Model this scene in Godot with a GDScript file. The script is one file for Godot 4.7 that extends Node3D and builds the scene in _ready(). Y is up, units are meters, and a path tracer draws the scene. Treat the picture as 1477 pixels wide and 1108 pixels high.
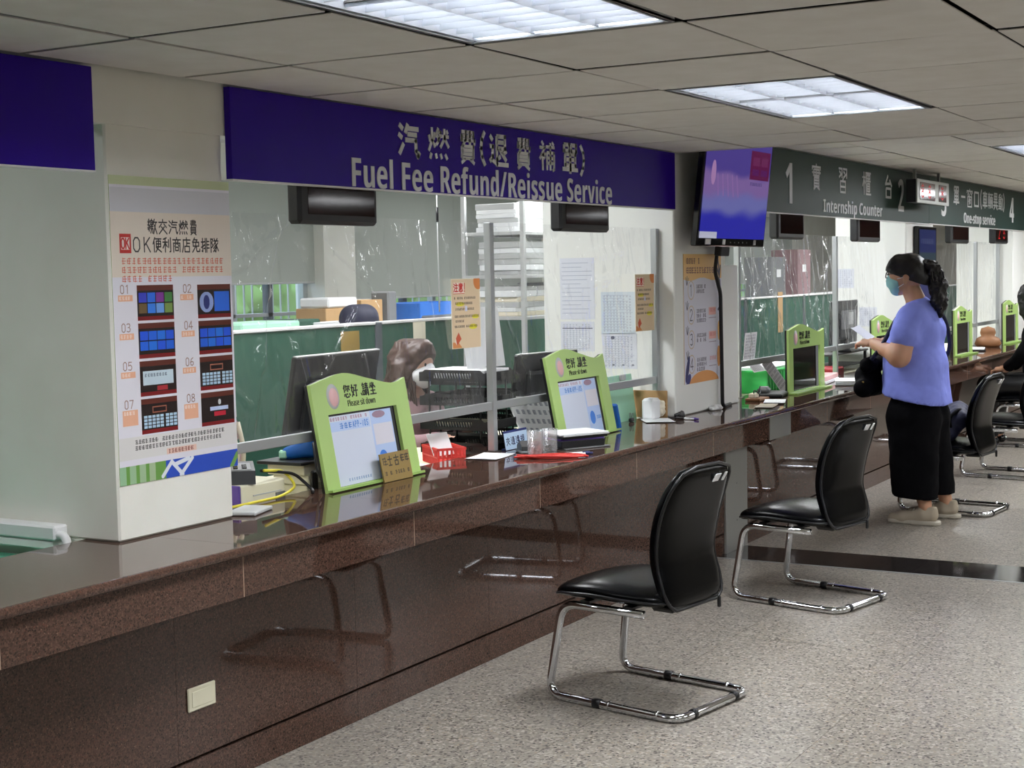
extends Node3D
# A vehicle-office service hall: a long brown granite counter with clear sheets, signs and chairs.

const CEIL := 2.1065      # hall ceiling near the camera
const CEIL_FAR := 2.23    # hall ceiling beyond the step
const GRID := 0.61
const GX := 3.411         # grid line 0 along x
const GZ := -2.694        # grid line 0 along z
const TOP := 0.75         # counter top
const EDGE := -2.76       # counter front edge
const REAR := -3.27       # counter rear edge
const DESK := 0.72
var used := {}
var M := {}
var rng := RandomNumberGenerator.new()

func _ready():
	rng.seed = 7
	# ---- camera, sky, exposure -------------------------------------------------
	var cam := Camera3D.new()
	cam.name = "camera"
	add_child(cam)
	var yaw := 1.0458; var pit := -0.07312; var rol := -0.01998
	var f := Vector3(sin(yaw) * cos(pit), sin(pit), -cos(yaw) * cos(pit))
	var r0 := Vector3(cos(yaw), 0, sin(yaw))
	var u0 := r0.cross(f)
	var r := r0 * cos(rol) + u0 * sin(rol)
	var u := -r0 * sin(rol) + u0 * cos(rol)
	cam.transform = Transform3D(Basis(r, u, -f), Vector3(0, 1.5, 0))
	cam.fov = 28.912
	cam.near = 0.05
	cam.far = 100.0
	cam.current = true
	var we := WorldEnvironment.new()
	we.name = "world"
	var env := Environment.new()
	var sky := Sky.new()
	var sm := ProceduralSkyMaterial.new()
	sm.sky_top_color = Color(0.62, 0.74, 0.9)
	sm.sky_horizon_color = Color(0.9, 0.93, 0.95)
	sm.ground_horizon_color = Color(0.8, 0.82, 0.78)
	sm.ground_bottom_color = Color(0.4, 0.42, 0.38)
	sm.energy_multiplier = 4.0
	sky.sky_material = sm
	env.background_mode = Environment.BG_SKY
	env.sky = sky
	env.tonemap_mode = Environment.TONE_MAPPER_LINEAR
	env.tonemap_exposure = 1.0
	env.sdfgi_enabled = true
	env.ssao_enabled = true
	env.ssil_enabled = true
	we.environment = env
	add_child(we)
	make_materials()
	build_shell()
	build_ceiling()
	build_floor()
	build_lamps()
	build_counter()
	build_signs()
	build_screens()
	build_pillar_prints()
	build_chairs()
	build_people()
	build_frames()
	build_counter_clutter()
	build_office()

# ---------------------------------------------------------------- node helpers
func numbered(n: String) -> String:
	if not used.has(n):
		used[n] = 0
		return n
	used[n] += 1
	return "%s_%03d" % [n, used[n]]

func thing(called: String, label: String, category: String, at := Vector3.ZERO, turn := 0.0, group := "") -> Node3D:
	var o := Node3D.new()
	o.name = numbered(called)
	add_child(o)
	o.position = at
	o.rotation.y = turn
	tag(o, label, category, group)
	return o

func tag(o: Node, label: String, category: String, group := ""):
	o.set_meta("label", label)
	o.set_meta("category", category)
	if group:
		o.set_meta("group", group)

func put(st: SurfaceTool, m: Material, called: String, parent: Node = null) -> MeshInstance3D:
	return put_mesh(finish(st), m, called, parent)

func put_mesh(mesh: Mesh, m: Material, called: String, parent: Node = null) -> MeshInstance3D:
	var o := MeshInstance3D.new()
	o.mesh = mesh
	o.material_override = m
	if parent == null:
		o.name = numbered(called)
		add_child(o)
	else:
		o.name = called
		parent.add_child(o, true)
	return o

func struct(o: Node) -> Node:
	o.set_meta("kind", "structure")
	return o

func finish(st: SurfaceTool) -> ArrayMesh:
	st.index()
	st.generate_normals()
	return st.commit()

func dup(root: Node3D, label: String, at: Vector3, turn: float, group := "") -> Node3D:
	var c: Node3D = root.duplicate()
	c.name = numbered(String(root.name).rstrip("0123456789").rstrip("_"))
	add_child(c)
	c.position = at
	c.rotation.y = turn
	c.set_meta("label", label)
	if group:
		c.set_meta("group", group)
	return c

# ---------------------------------------------------------------- shape helpers
func flat() -> SurfaceTool:
	var st := SurfaceTool.new()
	st.begin(Mesh.PRIMITIVE_TRIANGLES)
	st.set_smooth_group(-1)
	return st

func smooth() -> SurfaceTool:
	var st := SurfaceTool.new()
	st.begin(Mesh.PRIMITIVE_TRIANGLES)
	st.set_smooth_group(0)
	return st

func tri(st: SurfaceTool, a: Vector3, b: Vector3, c: Vector3):
	# a, b, c anticlockwise seen from outside
	st.add_vertex(a)
	st.add_vertex(c)
	st.add_vertex(b)

func quad(st: SurfaceTool, a: Vector3, b: Vector3, c: Vector3, d: Vector3):
	tri(st, a, b, c)
	tri(st, a, c, d)

func quad_uv(st: SurfaceTool, a: Vector3, b: Vector3, c: Vector3, d: Vector3):
	# a bottom left, b bottom right, c top right, d top left seen from outside
	var p := [a, c, b, a, d, c]
	var t := [Vector2(0, 1), Vector2(1, 0), Vector2(1, 1), Vector2(0, 1), Vector2(0, 0), Vector2(1, 0)]
	for i in 6:
		st.set_uv(t[i])
		st.add_vertex(p[i])

func bx(st: SurfaceTool, c: Vector3, s: Vector3, bev := 0.0, t := Transform3D()):
	var h := s * 0.5
	var b := minf(bev, minf(h.x, minf(h.y, h.z)) * 0.9)
	if b <= 0.0:
		var q := []
		for i in 8:
			q.append(t * (c + Vector3(h.x if i & 1 else -h.x, h.y if i & 2 else -h.y, h.z if i & 4 else -h.z)))
		quad(st, q[4], q[5], q[7], q[6])
		quad(st, q[1], q[0], q[2], q[3])
		quad(st, q[5], q[1], q[3], q[7])
		quad(st, q[0], q[4], q[6], q[2])
		quad(st, q[6], q[7], q[3], q[2])
		quad(st, q[0], q[1], q[5], q[4])
		return
	# chamfered: for each corner three points
	var g := func(sx: int, sy: int, sz: int, ax: int) -> Vector3:
		var p := Vector3(h.x - b, h.y - b, h.z - b)
		p[ax] += b
		return t * (c + Vector3(p.x * sx, p.y * sy, p.z * sz))
	for ax in 3:
		var u := (ax + 1) % 3
		var v := (ax + 2) % 3
		for s1 in [-1, 1]:
			var pts := []
			for k in [[-1, -1], [1, -1], [1, 1], [-1, 1]]:
				var sg := [0, 0, 0]
				sg[ax] = s1
				sg[u] = k[0]
				sg[v] = k[1]
				pts.append(g.call(sg[0], sg[1], sg[2], ax))
			if s1 > 0:
				quad(st, pts[0], pts[1], pts[2], pts[3])
			else:
				quad(st, pts[3], pts[2], pts[1], pts[0])
		# edges parallel to ax, between faces u and v
		for su in [-1, 1]:
			for sv in [-1, 1]:
				var e := []
				for w in [[-1, u], [1, u], [1, v], [-1, v]]:
					var sg := [0, 0, 0]
					sg[ax] = w[0]
					sg[u] = su
					sg[v] = sv
					e.append(g.call(sg[0], sg[1], sg[2], w[1]))
				if su * sv > 0:
					quad(st, e[3], e[2], e[1], e[0])
				else:
					quad(st, e[0], e[1], e[2], e[3])
	for i in 8:
		var sx := 1 if i & 1 else -1
		var sy := 1 if i & 2 else -1
		var sz := 1 if i & 4 else -1
		var a: Vector3 = g.call(sx, sy, sz, 0)
		var bb: Vector3 = g.call(sx, sy, sz, 1)
		var cc: Vector3 = g.call(sx, sy, sz, 2)
		if sx * sy * sz > 0:
			tri(st, a, bb, cc)
		else:
			tri(st, a, cc, bb)

func box(c: Vector3, s: Vector3, bev := 0.0, t := Transform3D()) -> SurfaceTool:
	var st := flat()
	bx(st, c, s, bev, t)
	return st

# box given by its two corners
func bb(x0: float, x1: float, y0: float, y1: float, z0: float, z1: float, bev := 0.0) -> SurfaceTool:
	return box(Vector3(x0 + x1, y0 + y1, z0 + z1) * 0.5, Vector3(x1 - x0, y1 - y0, z1 - z0).abs(), bev)

func tube(st: SurfaceTool, pts: Array, r: float, n := 8, closed := false, r_end := -1.0):
	var m := pts.size()
	var rings := []
	var up := Vector3.UP
	var last := Vector3.ZERO
	for i in m:
		var d: Vector3
		if closed:
			d = (pts[(i + 1) % m] - pts[(i - 1 + m) % m]).normalized()
		else:
			d = (pts[mini(i + 1, m - 1)] - pts[maxi(i - 1, 0)]).normalized()
		if i == 0:
			up = Vector3.RIGHT if absf(d.y) > 0.9 else Vector3.UP
		else:
			up = Basis(Quaternion(last, d)) * up if last.dot(d) > -0.999 else up
		var side := d.cross(up).normalized()
		up = side.cross(d).normalized()
		last = d
		var rr := r if r_end < 0.0 else lerpf(r, r_end, float(i) / (m - 1))
		var ring := []
		for k in n:
			var a := TAU * k / n
			ring.append(pts[i] + (side * cos(a) + up * sin(a)) * rr)
		rings.append(ring)
	var last_i := m if closed else m - 1
	for i in last_i:
		var a: Array = rings[i]
		var b: Array = rings[(i + 1) % m]
		for k in n:
			var k2 := (k + 1) % n
			quad(st, a[k], b[k], b[k2], a[k2])
	if not closed:
		var ra: Array = rings[0]
		var rb: Array = rings[m - 1]
		for k in n:
			var k2 := (k + 1) % n
			tri(st, pts[0], ra[k], ra[k2])
			tri(st, pts[m - 1], rb[k2], rb[k])

# polyline with rounded corners
func fillet(p: Array, r: float, n := 6, closed := false) -> Array:
	var out := []
	var m := p.size()
	for i in m:
		if not closed and (i == 0 or i == m - 1):
			out.append(p[i])
			continue
		var a: Vector3 = p[(i - 1 + m) % m]
		var b: Vector3 = p[i]
		var c: Vector3 = p[(i + 1) % m]
		var k := minf(r, minf((a - b).length(), (c - b).length()) * 0.49)
		var s := b + (a - b).normalized() * k
		var e := b + (c - b).normalized() * k
		for j in n + 1:
			var t := float(j) / n
			out.append(s.lerp(b, t).lerp(b.lerp(e, t), t))
	return out

func lathe(st: SurfaceTool, prof: Array, n := 16, t := Transform3D()):
	for i in prof.size() - 1:
		var p: Vector2 = prof[i]
		var q: Vector2 = prof[i + 1]
		for k in n:
			var a := TAU * k / n
			var b := TAU * (k + 1) / n
			var p0 := t * Vector3(p.x * cos(a), p.y, p.x * sin(a))
			var p1 := t * Vector3(p.x * cos(b), p.y, p.x * sin(b))
			var q0 := t * Vector3(q.x * cos(a), q.y, q.x * sin(a))
			var q1 := t * Vector3(q.x * cos(b), q.y, q.x * sin(b))
			if p.x > 0.00001:
				tri(st, p0, q0, p1)
			if q.x > 0.00001:
				tri(st, p1, q0, q1)

# outline in the local xy plane (anticlockwise), extruded from z = 0 back to z = -depth
func prism(st: SurfaceTool, poly: PackedVector2Array, depth: float, t := Transform3D()):
	if Geometry2D.is_polygon_clockwise(poly):
		poly = poly.duplicate()
		poly.reverse()
	# Geometry2D works with y down: after the test above make sure the turn is anticlockwise with y up
	var area := 0.0
	for i in poly.size():
		area += poly[i].cross(poly[(i + 1) % poly.size()])
	if area < 0.0:
		poly = poly.duplicate()
		poly.reverse()
	var idx := Geometry2D.triangulate_polygon(poly)
	var fr := []
	var bk := []
	for p in poly:
		fr.append(t * Vector3(p.x, p.y, 0))
		bk.append(t * Vector3(p.x, p.y, -depth))
	for i in range(0, idx.size(), 3):
		var a := poly[idx[i]]
		var b := poly[idx[i + 1]]
		var c := poly[idx[i + 2]]
		var i1 := idx[i + 1]
		var i2 := idx[i + 2]
		if (b - a).cross(c - a) < 0.0:
			i1 = idx[i + 2]
			i2 = idx[i + 1]
		tri(st, fr[idx[i]], fr[i1], fr[i2])
		tri(st, bk[idx[i]], bk[i2], bk[i1])
	for i in poly.size():
		var j := (i + 1) % poly.size()
		quad(st, bk[i], bk[j], fr[j], fr[i])

# grid surface of points f(u, v) with thickness along -normal n
func sheet(st: SurfaceTool, f: Callable, nu: int, nv: int):
	var g := []
	for j in nv + 1:
		var row := PackedVector3Array()
		for i in nu + 1:
			row.append(f.call(float(i) / nu, float(j) / nv))
		g.append(row)
	for j in nv:
		for i in nu:
			quad(st, g[j][i], g[j][i + 1], g[j + 1][i + 1], g[j + 1][i])

# a sheet of paper lying or leaning: corner, edges a and b, faintly curled, 1 mm thick
func paper(at: Vector3, a: Vector3, b: Vector3, curl := 0.0) -> SurfaceTool:
	var st := smooth()
	var n := a.cross(b).normalized()
	sheet(st, func(u, v): return at + a * u + b * v + n * (curl * (u - 0.5) * (u - 0.5) * 4.0 + 0.001), 6, 2)
	sheet(st, func(u, v): return at + a * (1.0 - u) + b * v + n * (curl * (u - 0.5) * (u - 0.5) * 4.0), 6, 2)
	return st

# printed flat board: front face (own mesh, uv) and body behind
func card(parent: Node3D, called: String, w: float, h: float, tex: Material, t: Transform3D, m_back: Material = null, depth := 0.002) -> MeshInstance3D:
	var st := flat()
	quad_uv(st, t * Vector3(-w / 2, -h / 2, 0), t * Vector3(w / 2, -h / 2, 0), t * Vector3(w / 2, h / 2, 0), t * Vector3(-w / 2, h / 2, 0))
	if depth > 0.0 and m_back == null:
		for s in [[-1, -1, 1, -1], [1, -1, 1, 1], [1, 1, -1, 1], [-1, 1, -1, -1]]:
			for k in 6:
				st.set_uv(Vector2(0.003, 0.003))
			quad(st, t * Vector3(s[0] * w / 2, s[1] * h / 2, -depth), t * Vector3(s[2] * w / 2, s[3] * h / 2, -depth), t * Vector3(s[2] * w / 2, s[3] * h / 2, 0), t * Vector3(s[0] * w / 2, s[1] * h / 2, 0))
		quad(st, t * Vector3(w / 2, -h / 2, -depth), t * Vector3(-w / 2, -h / 2, -depth), t * Vector3(-w / 2, h / 2, -depth), t * Vector3(w / 2, h / 2, -depth))
	return put(st, tex, called, parent)

# ---------------------------------------------------------------- smooth bodies
# bones: [a, radius a, b, radius b]; cuts: [normal, distance] keep the side behind the plane
func blob(bones: Array, cell: float, k: float, cuts := [], wob := 0.0, wob_freq := 20.0) -> ArrayMesh:
	var lo := Vector3(1e9, 1e9, 1e9)
	var hi := -lo
	for b in bones:
		for e in [0, 2]:
			var q: Vector3 = b[e]
			var rr: float = b[e + 1]
			lo = lo.min(q - Vector3.ONE * rr)
			hi = hi.max(q + Vector3.ONE * rr)
	var pad := k + cell * 3.0 + wob
	lo -= Vector3.ONE * pad
	hi += Vector3.ONE * pad
	var nx := int(ceil((hi.x - lo.x) / cell)) + 1
	var ny := int(ceil((hi.y - lo.y) / cell)) + 1
	var nz := int(ceil((hi.z - lo.z) / cell)) + 1
	var fld := PackedFloat32Array()
	fld.resize(nx * ny * nz)
	fld.fill(10.0)
	for b in bones:
		var a: Vector3 = b[0]
		var ra: float = b[1]
		var e: Vector3 = b[2]
		var rb: float = b[3]
		var ab := e - a
		var l2 := maxf(ab.length_squared(), 1e-9)
		var rm := maxf(ra, rb) + pad
		var p0 := ((a.min(e) - Vector3.ONE * rm - lo) / cell).floor()
		var p1 := ((a.max(e) + Vector3.ONE * rm - lo) / cell).ceil()
		for z in range(maxi(0, int(p0.z)), mini(nz, int(p1.z) + 1)):
			for y in range(maxi(0, int(p0.y)), mini(ny, int(p1.y) + 1)):
				var row := (z * ny + y) * nx
				for x in range(maxi(0, int(p0.x)), mini(nx, int(p1.x) + 1)):
					var p := lo + Vector3(x, y, z) * cell
					var t := clampf((p - a).dot(ab) / l2, 0.0, 1.0)
					var d := (p - a - ab * t).length() - (ra + (rb - ra) * t)
					var o := fld[row + x]
					var h := maxf(k - absf(o - d), 0.0) / k
					fld[row + x] = minf(o, d) - h * h * k * 0.25
	if wob > 0.0 or cuts.size() > 0:
		var ns := FastNoiseLite.new()
		ns.seed = 3
		ns.frequency = wob_freq
		for z in nz:
			for y in ny:
				for x in nx:
					var i := (z * ny + y) * nx + x
					if fld[i] > 1.0:
						continue
					var p := lo + Vector3(x, y, z) * cell
					var v := fld[i]
					if wob > 0.0:
						v += ns.get_noise_3dv(p) * wob
					for c in cuts:
						v = maxf(v, c[0].dot(p) - c[1])
					fld[i] = v
	# surface nets
	var at := PackedInt32Array()
	at.resize(nx * ny * nz)
	at.fill(-1)
	var vs := PackedVector3Array()
	var ns2 := PackedVector3Array()
	var ix := PackedInt32Array()
	var sy := nx
	var sz := nx * ny
	var off := [0, 1, sy, sy + 1, sz, sz + 1, sz + sy, sz + sy + 1]
	var ed := [[0, 1], [2, 3], [4, 5], [6, 7], [0, 2], [1, 3], [4, 6], [5, 7], [0, 4], [1, 5], [2, 6], [3, 7]]
	for z in nz - 1:
		for y in ny - 1:
			for x in nx - 1:
				var i := (z * ny + y) * nx + x
				if fld[i] > 1.0:
					continue
				var neg := 0
				for q in 8:
					if fld[i + off[q]] < 0.0:
						neg += 1
				if neg == 0 or neg == 8:
					continue
				var s := Vector3.ZERO
				var c := 0
				for e in ed:
					var f0 := fld[i + off[e[0]]]
					var f1 := fld[i + off[e[1]]]
					if (f0 < 0.0) != (f1 < 0.0):
						var t := f0 / (f0 - f1)
						var a := Vector3(e[0] & 1, (e[0] >> 1) & 1, e[0] >> 2)
						var b := Vector3(e[1] & 1, (e[1] >> 1) & 1, e[1] >> 2)
						s += a.lerp(b, t)
						c += 1
				at[i] = vs.size()
				vs.append(lo + (Vector3(x, y, z) + s / c) * cell)
				var gr := Vector3.ZERO
				for q in 8:
					gr += Vector3((q & 1) * 2 - 1, ((q >> 1) & 1) * 2 - 1, (q >> 2) * 2 - 1) * minf(fld[i + off[q]], 0.1)
				ns2.append(gr.normalized())
	for z in range(1, nz - 1):
		for y in range(1, ny - 1):
			for x in range(1, nx - 1):
				var i := (z * ny + y) * nx + x
				var f0 := fld[i]
				for ax in 3:
					var j: int = i + [1, sy, sz][ax]
					if (f0 < 0.0) == (fld[j] < 0.0):
						continue
					var u: int = [sy, sz, 1][ax]
					var v: int = [sz, 1, sy][ax]
					var a := at[i - u - v]
					var b := at[i - v]
					var c := at[i]
					var d := at[i - u]
					if a < 0 or b < 0 or c < 0 or d < 0:
						continue
					if f0 < 0.0:
						ix.append_array([a, c, b, a, d, c])
					else:
						ix.append_array([a, b, c, a, c, d])
	var arr := []
	arr.resize(Mesh.ARRAY_MAX)
	arr[Mesh.ARRAY_VERTEX] = vs
	arr[Mesh.ARRAY_NORMAL] = ns2
	arr[Mesh.ARRAY_INDEX] = ix
	var am := ArrayMesh.new()
	am.add_surface_from_arrays(Mesh.PRIMITIVE_TRIANGLES, arr)
	return am

# ---------------------------------------------------------------- strokes of the characters, 100 x 100, y down
const GLYPH := {
	"汽": "8 12 24 24;4 38 20 48;6 92 26 62;46 8 34 34;42 20 94 20;44 36 86 36;34 52 80 52 82 80 90 94 98 82",
	"燃": "6 30 12 48;34 22 26 42;20 8 20 44 4 74;21 46 34 62;50 8 38 34;46 20 60 20 50 44 38 56;46 32 54 40;60 30 98 30;78 8 78 36 58 62;78 34 98 60;88 12 94 22;10 96 16 80;36 80 40 94;58 80 64 94;80 80 90 94",
	"費": "24 8 76 8 76 20 24 20 24 32 82 32 80 44;42 2 42 30 28 50;60 2 60 46;24 50 24 84;24 50 76 50 76 84;24 61 76 61;24 72 76 72;24 84 76 84;40 86 22 98;60 86 80 98",
	"退": "8 8 20 22;6 40 20 40 20 68 6 86;14 78 40 92 96 92;40 8 80 8 80 44 40 44;40 26 80 26;40 8 40 78 58 68;54 46 86 80;88 50 70 60",
	"補": "20 4 30 16;8 24 36 24 8 60;24 42 24 96;24 44 38 58;40 40 30 50;46 20 96 20;80 4 92 14;70 6 70 94;50 38 50 94;50 38 92 38 92 90 84 94;50 55 92 55;50 71 92 71",
	"單": "14 4 44 4 44 24 14 24 14 4;56 4 86 4 86 24 56 24 56 4;20 34 80 34 80 70 20 70 20 34;20 52 80 52;50 34 50 98;4 84 96 84",
	"實": "50 2 50 10;10 26 10 14 90 14 90 26;24 24 80 24 76 46 20 46 24 24;8 35 92 35;50 24 50 46;26 54 74 54 74 86 26 86 26 54;26 64 74 64;26 75 74 75;40 88 20 98;60 88 82 98",
	"習": "10 6 42 6 42 42;14 16 28 24;12 40 40 24;54 6 90 6 90 42;58 16 72 24;56 40 88 24;56 42 46 54;24 54 76 54 76 96 24 96 24 54;24 75 76 75",
	"櫃": "4 26 36 26;20 4 20 96;20 30 4 62;22 34 34 50;96 8 42 8 42 92 98 92;52 16 86 16 86 30 52 30 52 16;69 8 69 44;48 40 92 40;54 50 84 50 84 80 54 80 54 50;54 60 84 60;54 70 84 70",
	"台": "44 4 16 40 80 36;64 22 88 48;22 58 78 58 78 94 22 94 22 58",
	"一": "6 50 94 50",
	"窗": "50 2 50 10;8 26 8 14 92 14 92 26;34 20 20 36;62 20 84 34;48 30 40 42;18 44 82 44 82 96 18 96 18 44;48 50 32 72;36 58 64 58 40 84;42 62 62 78",
	"口": "16 16 84 16 84 88 16 88 16 16",
	"車": "8 14 92 14;20 28 80 28 80 66 20 66 20 28;20 47 80 47;4 82 96 82;50 2 50 98",
	"輛": "4 16 44 16;8 28 40 28 40 64 8 64 8 28;8 46 40 46;4 78 46 78;24 4 24 96;50 14 98 14;54 32 54 94;54 32 94 32 94 92;74 14 74 90;64 44 58 66;64 46 72 62;84 44 78 66;84 46 92 62",
	"異": "22 4 78 4 78 38 22 38 22 4;22 21 78 21;50 4 50 38;10 54 90 54;34 44 34 74;66 44 66 74;4 74 96 74;36 80 14 96;64 80 86 96",
	"動": "46 4 12 12;4 22 56 22;10 34 50 34 50 60 10 60 10 34;10 47 50 47;30 10 30 88;8 74 52 74;2 90 58 86;60 30 94 30 90 90 80 94;76 6 76 40 58 96",
	"繳": "16 4 6 22 20 24;24 14 4 42 26 42;16 42 16 80;4 56 6 70;26 52 30 64;44 4 40 12;34 14 56 14 56 38 34 38 34 14;34 26 56 26;44 38 44 48;32 50 58 50;46 50 32 92;42 64 56 64 52 92;72 4 60 34;66 22 98 22;88 22 62 96;70 40 96 96",
	"交": "50 4 50 16;8 22 92 22;36 32 12 54;62 32 88 54;66 50 10 96;34 50 92 96",
	"便": "26 4 6 44;18 30 18 96;34 12 96 12;42 26 90 26 90 62 42 62 42 26;42 44 90 44;66 12 66 64 34 96;42 68 96 96",
	"利": "44 4 10 14;4 32 54 32;30 12 30 96;30 36 4 70;32 40 52 62;68 16 68 66;90 4 90 92 80 94",
	"商": "50 2 50 12;6 16 94 16;34 20 40 32;66 20 60 32;14 38 14 96;14 38 86 38 86 94;44 40 28 58;56 40 74 56;34 64 66 64 66 86 34 86 34 64",
	"店": "52 2 52 12;14 16 94 16;16 16 16 56 4 96;54 24 54 58;54 38 88 38;32 58 84 58 84 94 32 94 32 58",
	"免": "36 2 12 30;34 14 66 14 56 28;18 30 84 30 84 56 18 56 18 30;50 30 46 60 10 96;58 56 58 86 66 92 94 90 94 76",
	"排": "4 28 34 28;20 4 20 92 10 88;4 64 36 52;52 4 52 96;68 4 68 96;36 26 52 26;36 48 52 48;34 72 52 68;68 24 96 24;68 46 96 46;68 68 98 68",
	"隊": "8 6 8 96;8 8 32 8 20 34 34 54 18 64;50 4 56 14;86 4 76 16;42 20 96 20;70 20 44 46;64 32 76 62 66 94 56 86;70 46 40 70;74 56 40 92;92 32 76 48;74 48 98 86",
	"注": "10 10 26 22;6 36 22 46;8 94 28 62;60 2 68 14;38 24 94 24;42 54 90 54;34 90 98 90;65 24 65 90",
	"意": "50 2 50 10;12 12 88 12;34 16 38 26;66 16 62 26;6 28 94 28;24 36 76 36 76 62 24 62 24 36;24 49 76 49;16 72 10 92;32 70 32 90 40 96 70 94 72 84;50 68 56 80;82 70 92 88",
	"您": "24 4 6 32;16 22 16 58;44 4 34 26;40 14 92 14 84 26;64 14 64 50 56 48;48 28 36 46;78 28 92 44;16 68 10 88;32 66 32 88 40 94 70 92 72 82;50 64 56 76;82 66 94 84",
	"好": "24 4 12 50 38 86;4 28 46 28 36 60 6 94;54 12 90 12 70 36;72 34 72 90 60 92;50 50 98 50",
	"請": "18 2 24 12;4 18 40 18;10 32 36 32;10 46 36 46;8 60 36 60 36 90 8 90 8 60;48 12 94 12;50 26 92 26;44 40 98 40;70 2 70 40;54 52 54 96;54 52 88 52 88 94 80 96;54 66 88 66;54 80 88 80",
	"坐": "30 8 10 48;30 28 44 46;72 8 54 48;72 28 92 46;50 4 50 92;16 66 84 66;4 92 96 92",
	"通": "8 8 20 20;6 38 20 38 20 68 6 86;14 78 40 92 96 92;42 8 88 8 66 22;54 14 72 24;44 28 44 82;44 28 88 28 88 78 80 82;44 45 88 45;44 60 88 60;66 28 66 82",
	"違": "8 8 20 20;6 38 20 38 20 68 6 86;14 78 40 92 96 92;50 6 86 6 86 18 38 18;64 2 64 30;38 30 94 30;48 38 84 38 84 52 48 52 48 38;40 62 92 62;54 62 50 72 96 72;68 54 68 84",
	"規": "6 22 42 22;4 44 46 44;24 4 24 50 6 94;28 56 44 78;54 6 90 6 90 62 54 62 54 6;54 25 90 25;54 43 90 43;64 64 44 96;78 62 78 88 86 94 98 90",
	"古": "6 26 94 26;50 4 50 54;22 54 78 54 78 94 22 94 22 54",
	"士": "14 34 86 34;50 6 50 90;24 90 76 90",
	"(": "70 0 48 24 42 50 48 76 70 100",
	")": "30 0 52 24 58 50 52 76 30 100",
	",": "30 74 44 92",
	"!": "50 4 50 66;50 84 50 94",
	"O": "34 6 62 6 80 26 80 74 62 94 34 94 16 74 16 26 34 6",
	"K": "20 4 20 96;80 4 22 56;40 42 84 96",
	"0": "40 4 60 4 74 20 74 80 60 96 40 96 26 80 26 20 40 4",
	"1": "36 18 54 4 54 96",
	"2": "24 24 36 6 62 6 74 22 72 40 22 96 78 96",
	"3": "26 12 44 4 66 8 72 26 62 44 42 48;62 48 76 66 70 88 48 96 24 88",
	"4": "64 96 64 4 20 70 84 70",
	"5": "74 6 32 6 28 46 56 38 76 54 76 78 58 96 26 90",
	"6": "68 6 40 24 26 60 32 88 54 96 74 80 72 58 52 48 30 60",
	"7": "22 6 78 6 44 96",
	"8": "50 4 30 14 30 36 50 46 70 36 70 14 50 4;50 46 26 60 26 86 50 96 74 86 74 60 50 46",
	"P": "24 96 24 4 62 4 76 18 76 38 62 50 26 50", "l": "50 4 50 96",
	"e": "24 66 76 66 72 48 50 40 28 52 24 74 36 94 60 96 74 86", "a": "28 48 50 40 70 50 70 96;70 64 36 68 26 82 38 96 68 84",
	"s": "72 48 46 40 30 52 44 66 66 74 70 88 50 96 26 88", "i": "50 40 50 96;50 16 50 24", "t": "46 14 46 88 58 96 70 92;28 40 70 40",
	"d": "72 4 72 96;72 54 50 40 28 52 26 80 42 96 70 84", "o": "50 40 72 52 74 82 52 96 28 84 26 54 50 40",
	"w": "14 40 32 96 50 44 68 96 86 40", "n": "28 40 28 96;28 54 52 40 72 52 72 96", "A": "10 96 50 4 90 96;26 64 74 64", "S": "76 16 50 4 26 18 34 42 70 56 76 80 50 96 22 84", "-": "24 58 76 58"}

func strokes(ch: String) -> Array:
	var out := []
	for s in String(GLYPH.get(ch, "")).split(";", false):
		var n := s.split_floats(" ")
		var line := PackedVector2Array()
		for i in range(0, n.size() - 1, 2):
			line.append(Vector2(n[i], n[i + 1]))
		out.append(line)
	return out

# cut-out character as thin solid strokes; lower left corner at x, y in the plane of t
func glyph_mesh(ch: String, w: float, h: float, thick: float, depth: float) -> ArrayMesh:
	var st := flat()
	for line in strokes(ch):
		for i in line.size() - 1:
			var a := Vector2(line[i].x * 0.01 * w, h - line[i].y * 0.01 * h)
			var b := Vector2(line[i + 1].x * 0.01 * w, h - line[i + 1].y * 0.01 * h)
			var d := (b - a).normalized()
			a -= d * thick * (0.0 if i == 0 else 0.42)
			b += d * thick * (0.0 if i == line.size() - 2 else 0.42)
			var nn := d.orthogonal() * thick * 0.5
			prism(st, PackedVector2Array([a + nn, b + nn, b - nn, a - nn]), depth, Transform3D(Basis(), Vector3(0, 0, depth)))
	return finish(st)

func latin_mesh(s: String, height: float, width: float, depth := 0.003, bold := true) -> ArrayMesh:
	var f := SystemFont.new()
	f.font_names = PackedStringArray(["Droid Sans"])
	f.font_weight = 700 if bold else 400
	var t := TextMesh.new()
	t.text = s
	t.font = f
	t.font_size = 64
	t.pixel_size = 0.01
	t.depth = 0.02
	t.curve_step = 1.0
	t.horizontal_alignment = HORIZONTAL_ALIGNMENT_LEFT
	t.vertical_alignment = VERTICAL_ALIGNMENT_BOTTOM
	var arr := t.get_mesh_arrays()
	var vs: PackedVector3Array = arr[Mesh.ARRAY_VERTEX]
	var lo := Vector3(1e9, 1e9, 1e9)
	var hi := -lo
	for v in vs:
		lo = lo.min(v)
		hi = hi.max(v)
	var k := Vector3(width / (hi.x - lo.x), height / (hi.y - lo.y), depth / (hi.z - lo.z))
	for i in vs.size():
		vs[i] = (vs[i] - lo) * k
	var out := []
	out.resize(Mesh.ARRAY_MAX)
	out[Mesh.ARRAY_VERTEX] = vs
	out[Mesh.ARRAY_NORMAL] = arr[Mesh.ARRAY_NORMAL]
	out[Mesh.ARRAY_INDEX] = arr[Mesh.ARRAY_INDEX]
	var am := ArrayMesh.new()
	am.add_surface_from_arrays(Mesh.PRIMITIVE_TRIANGLES, out)
	return am

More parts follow.
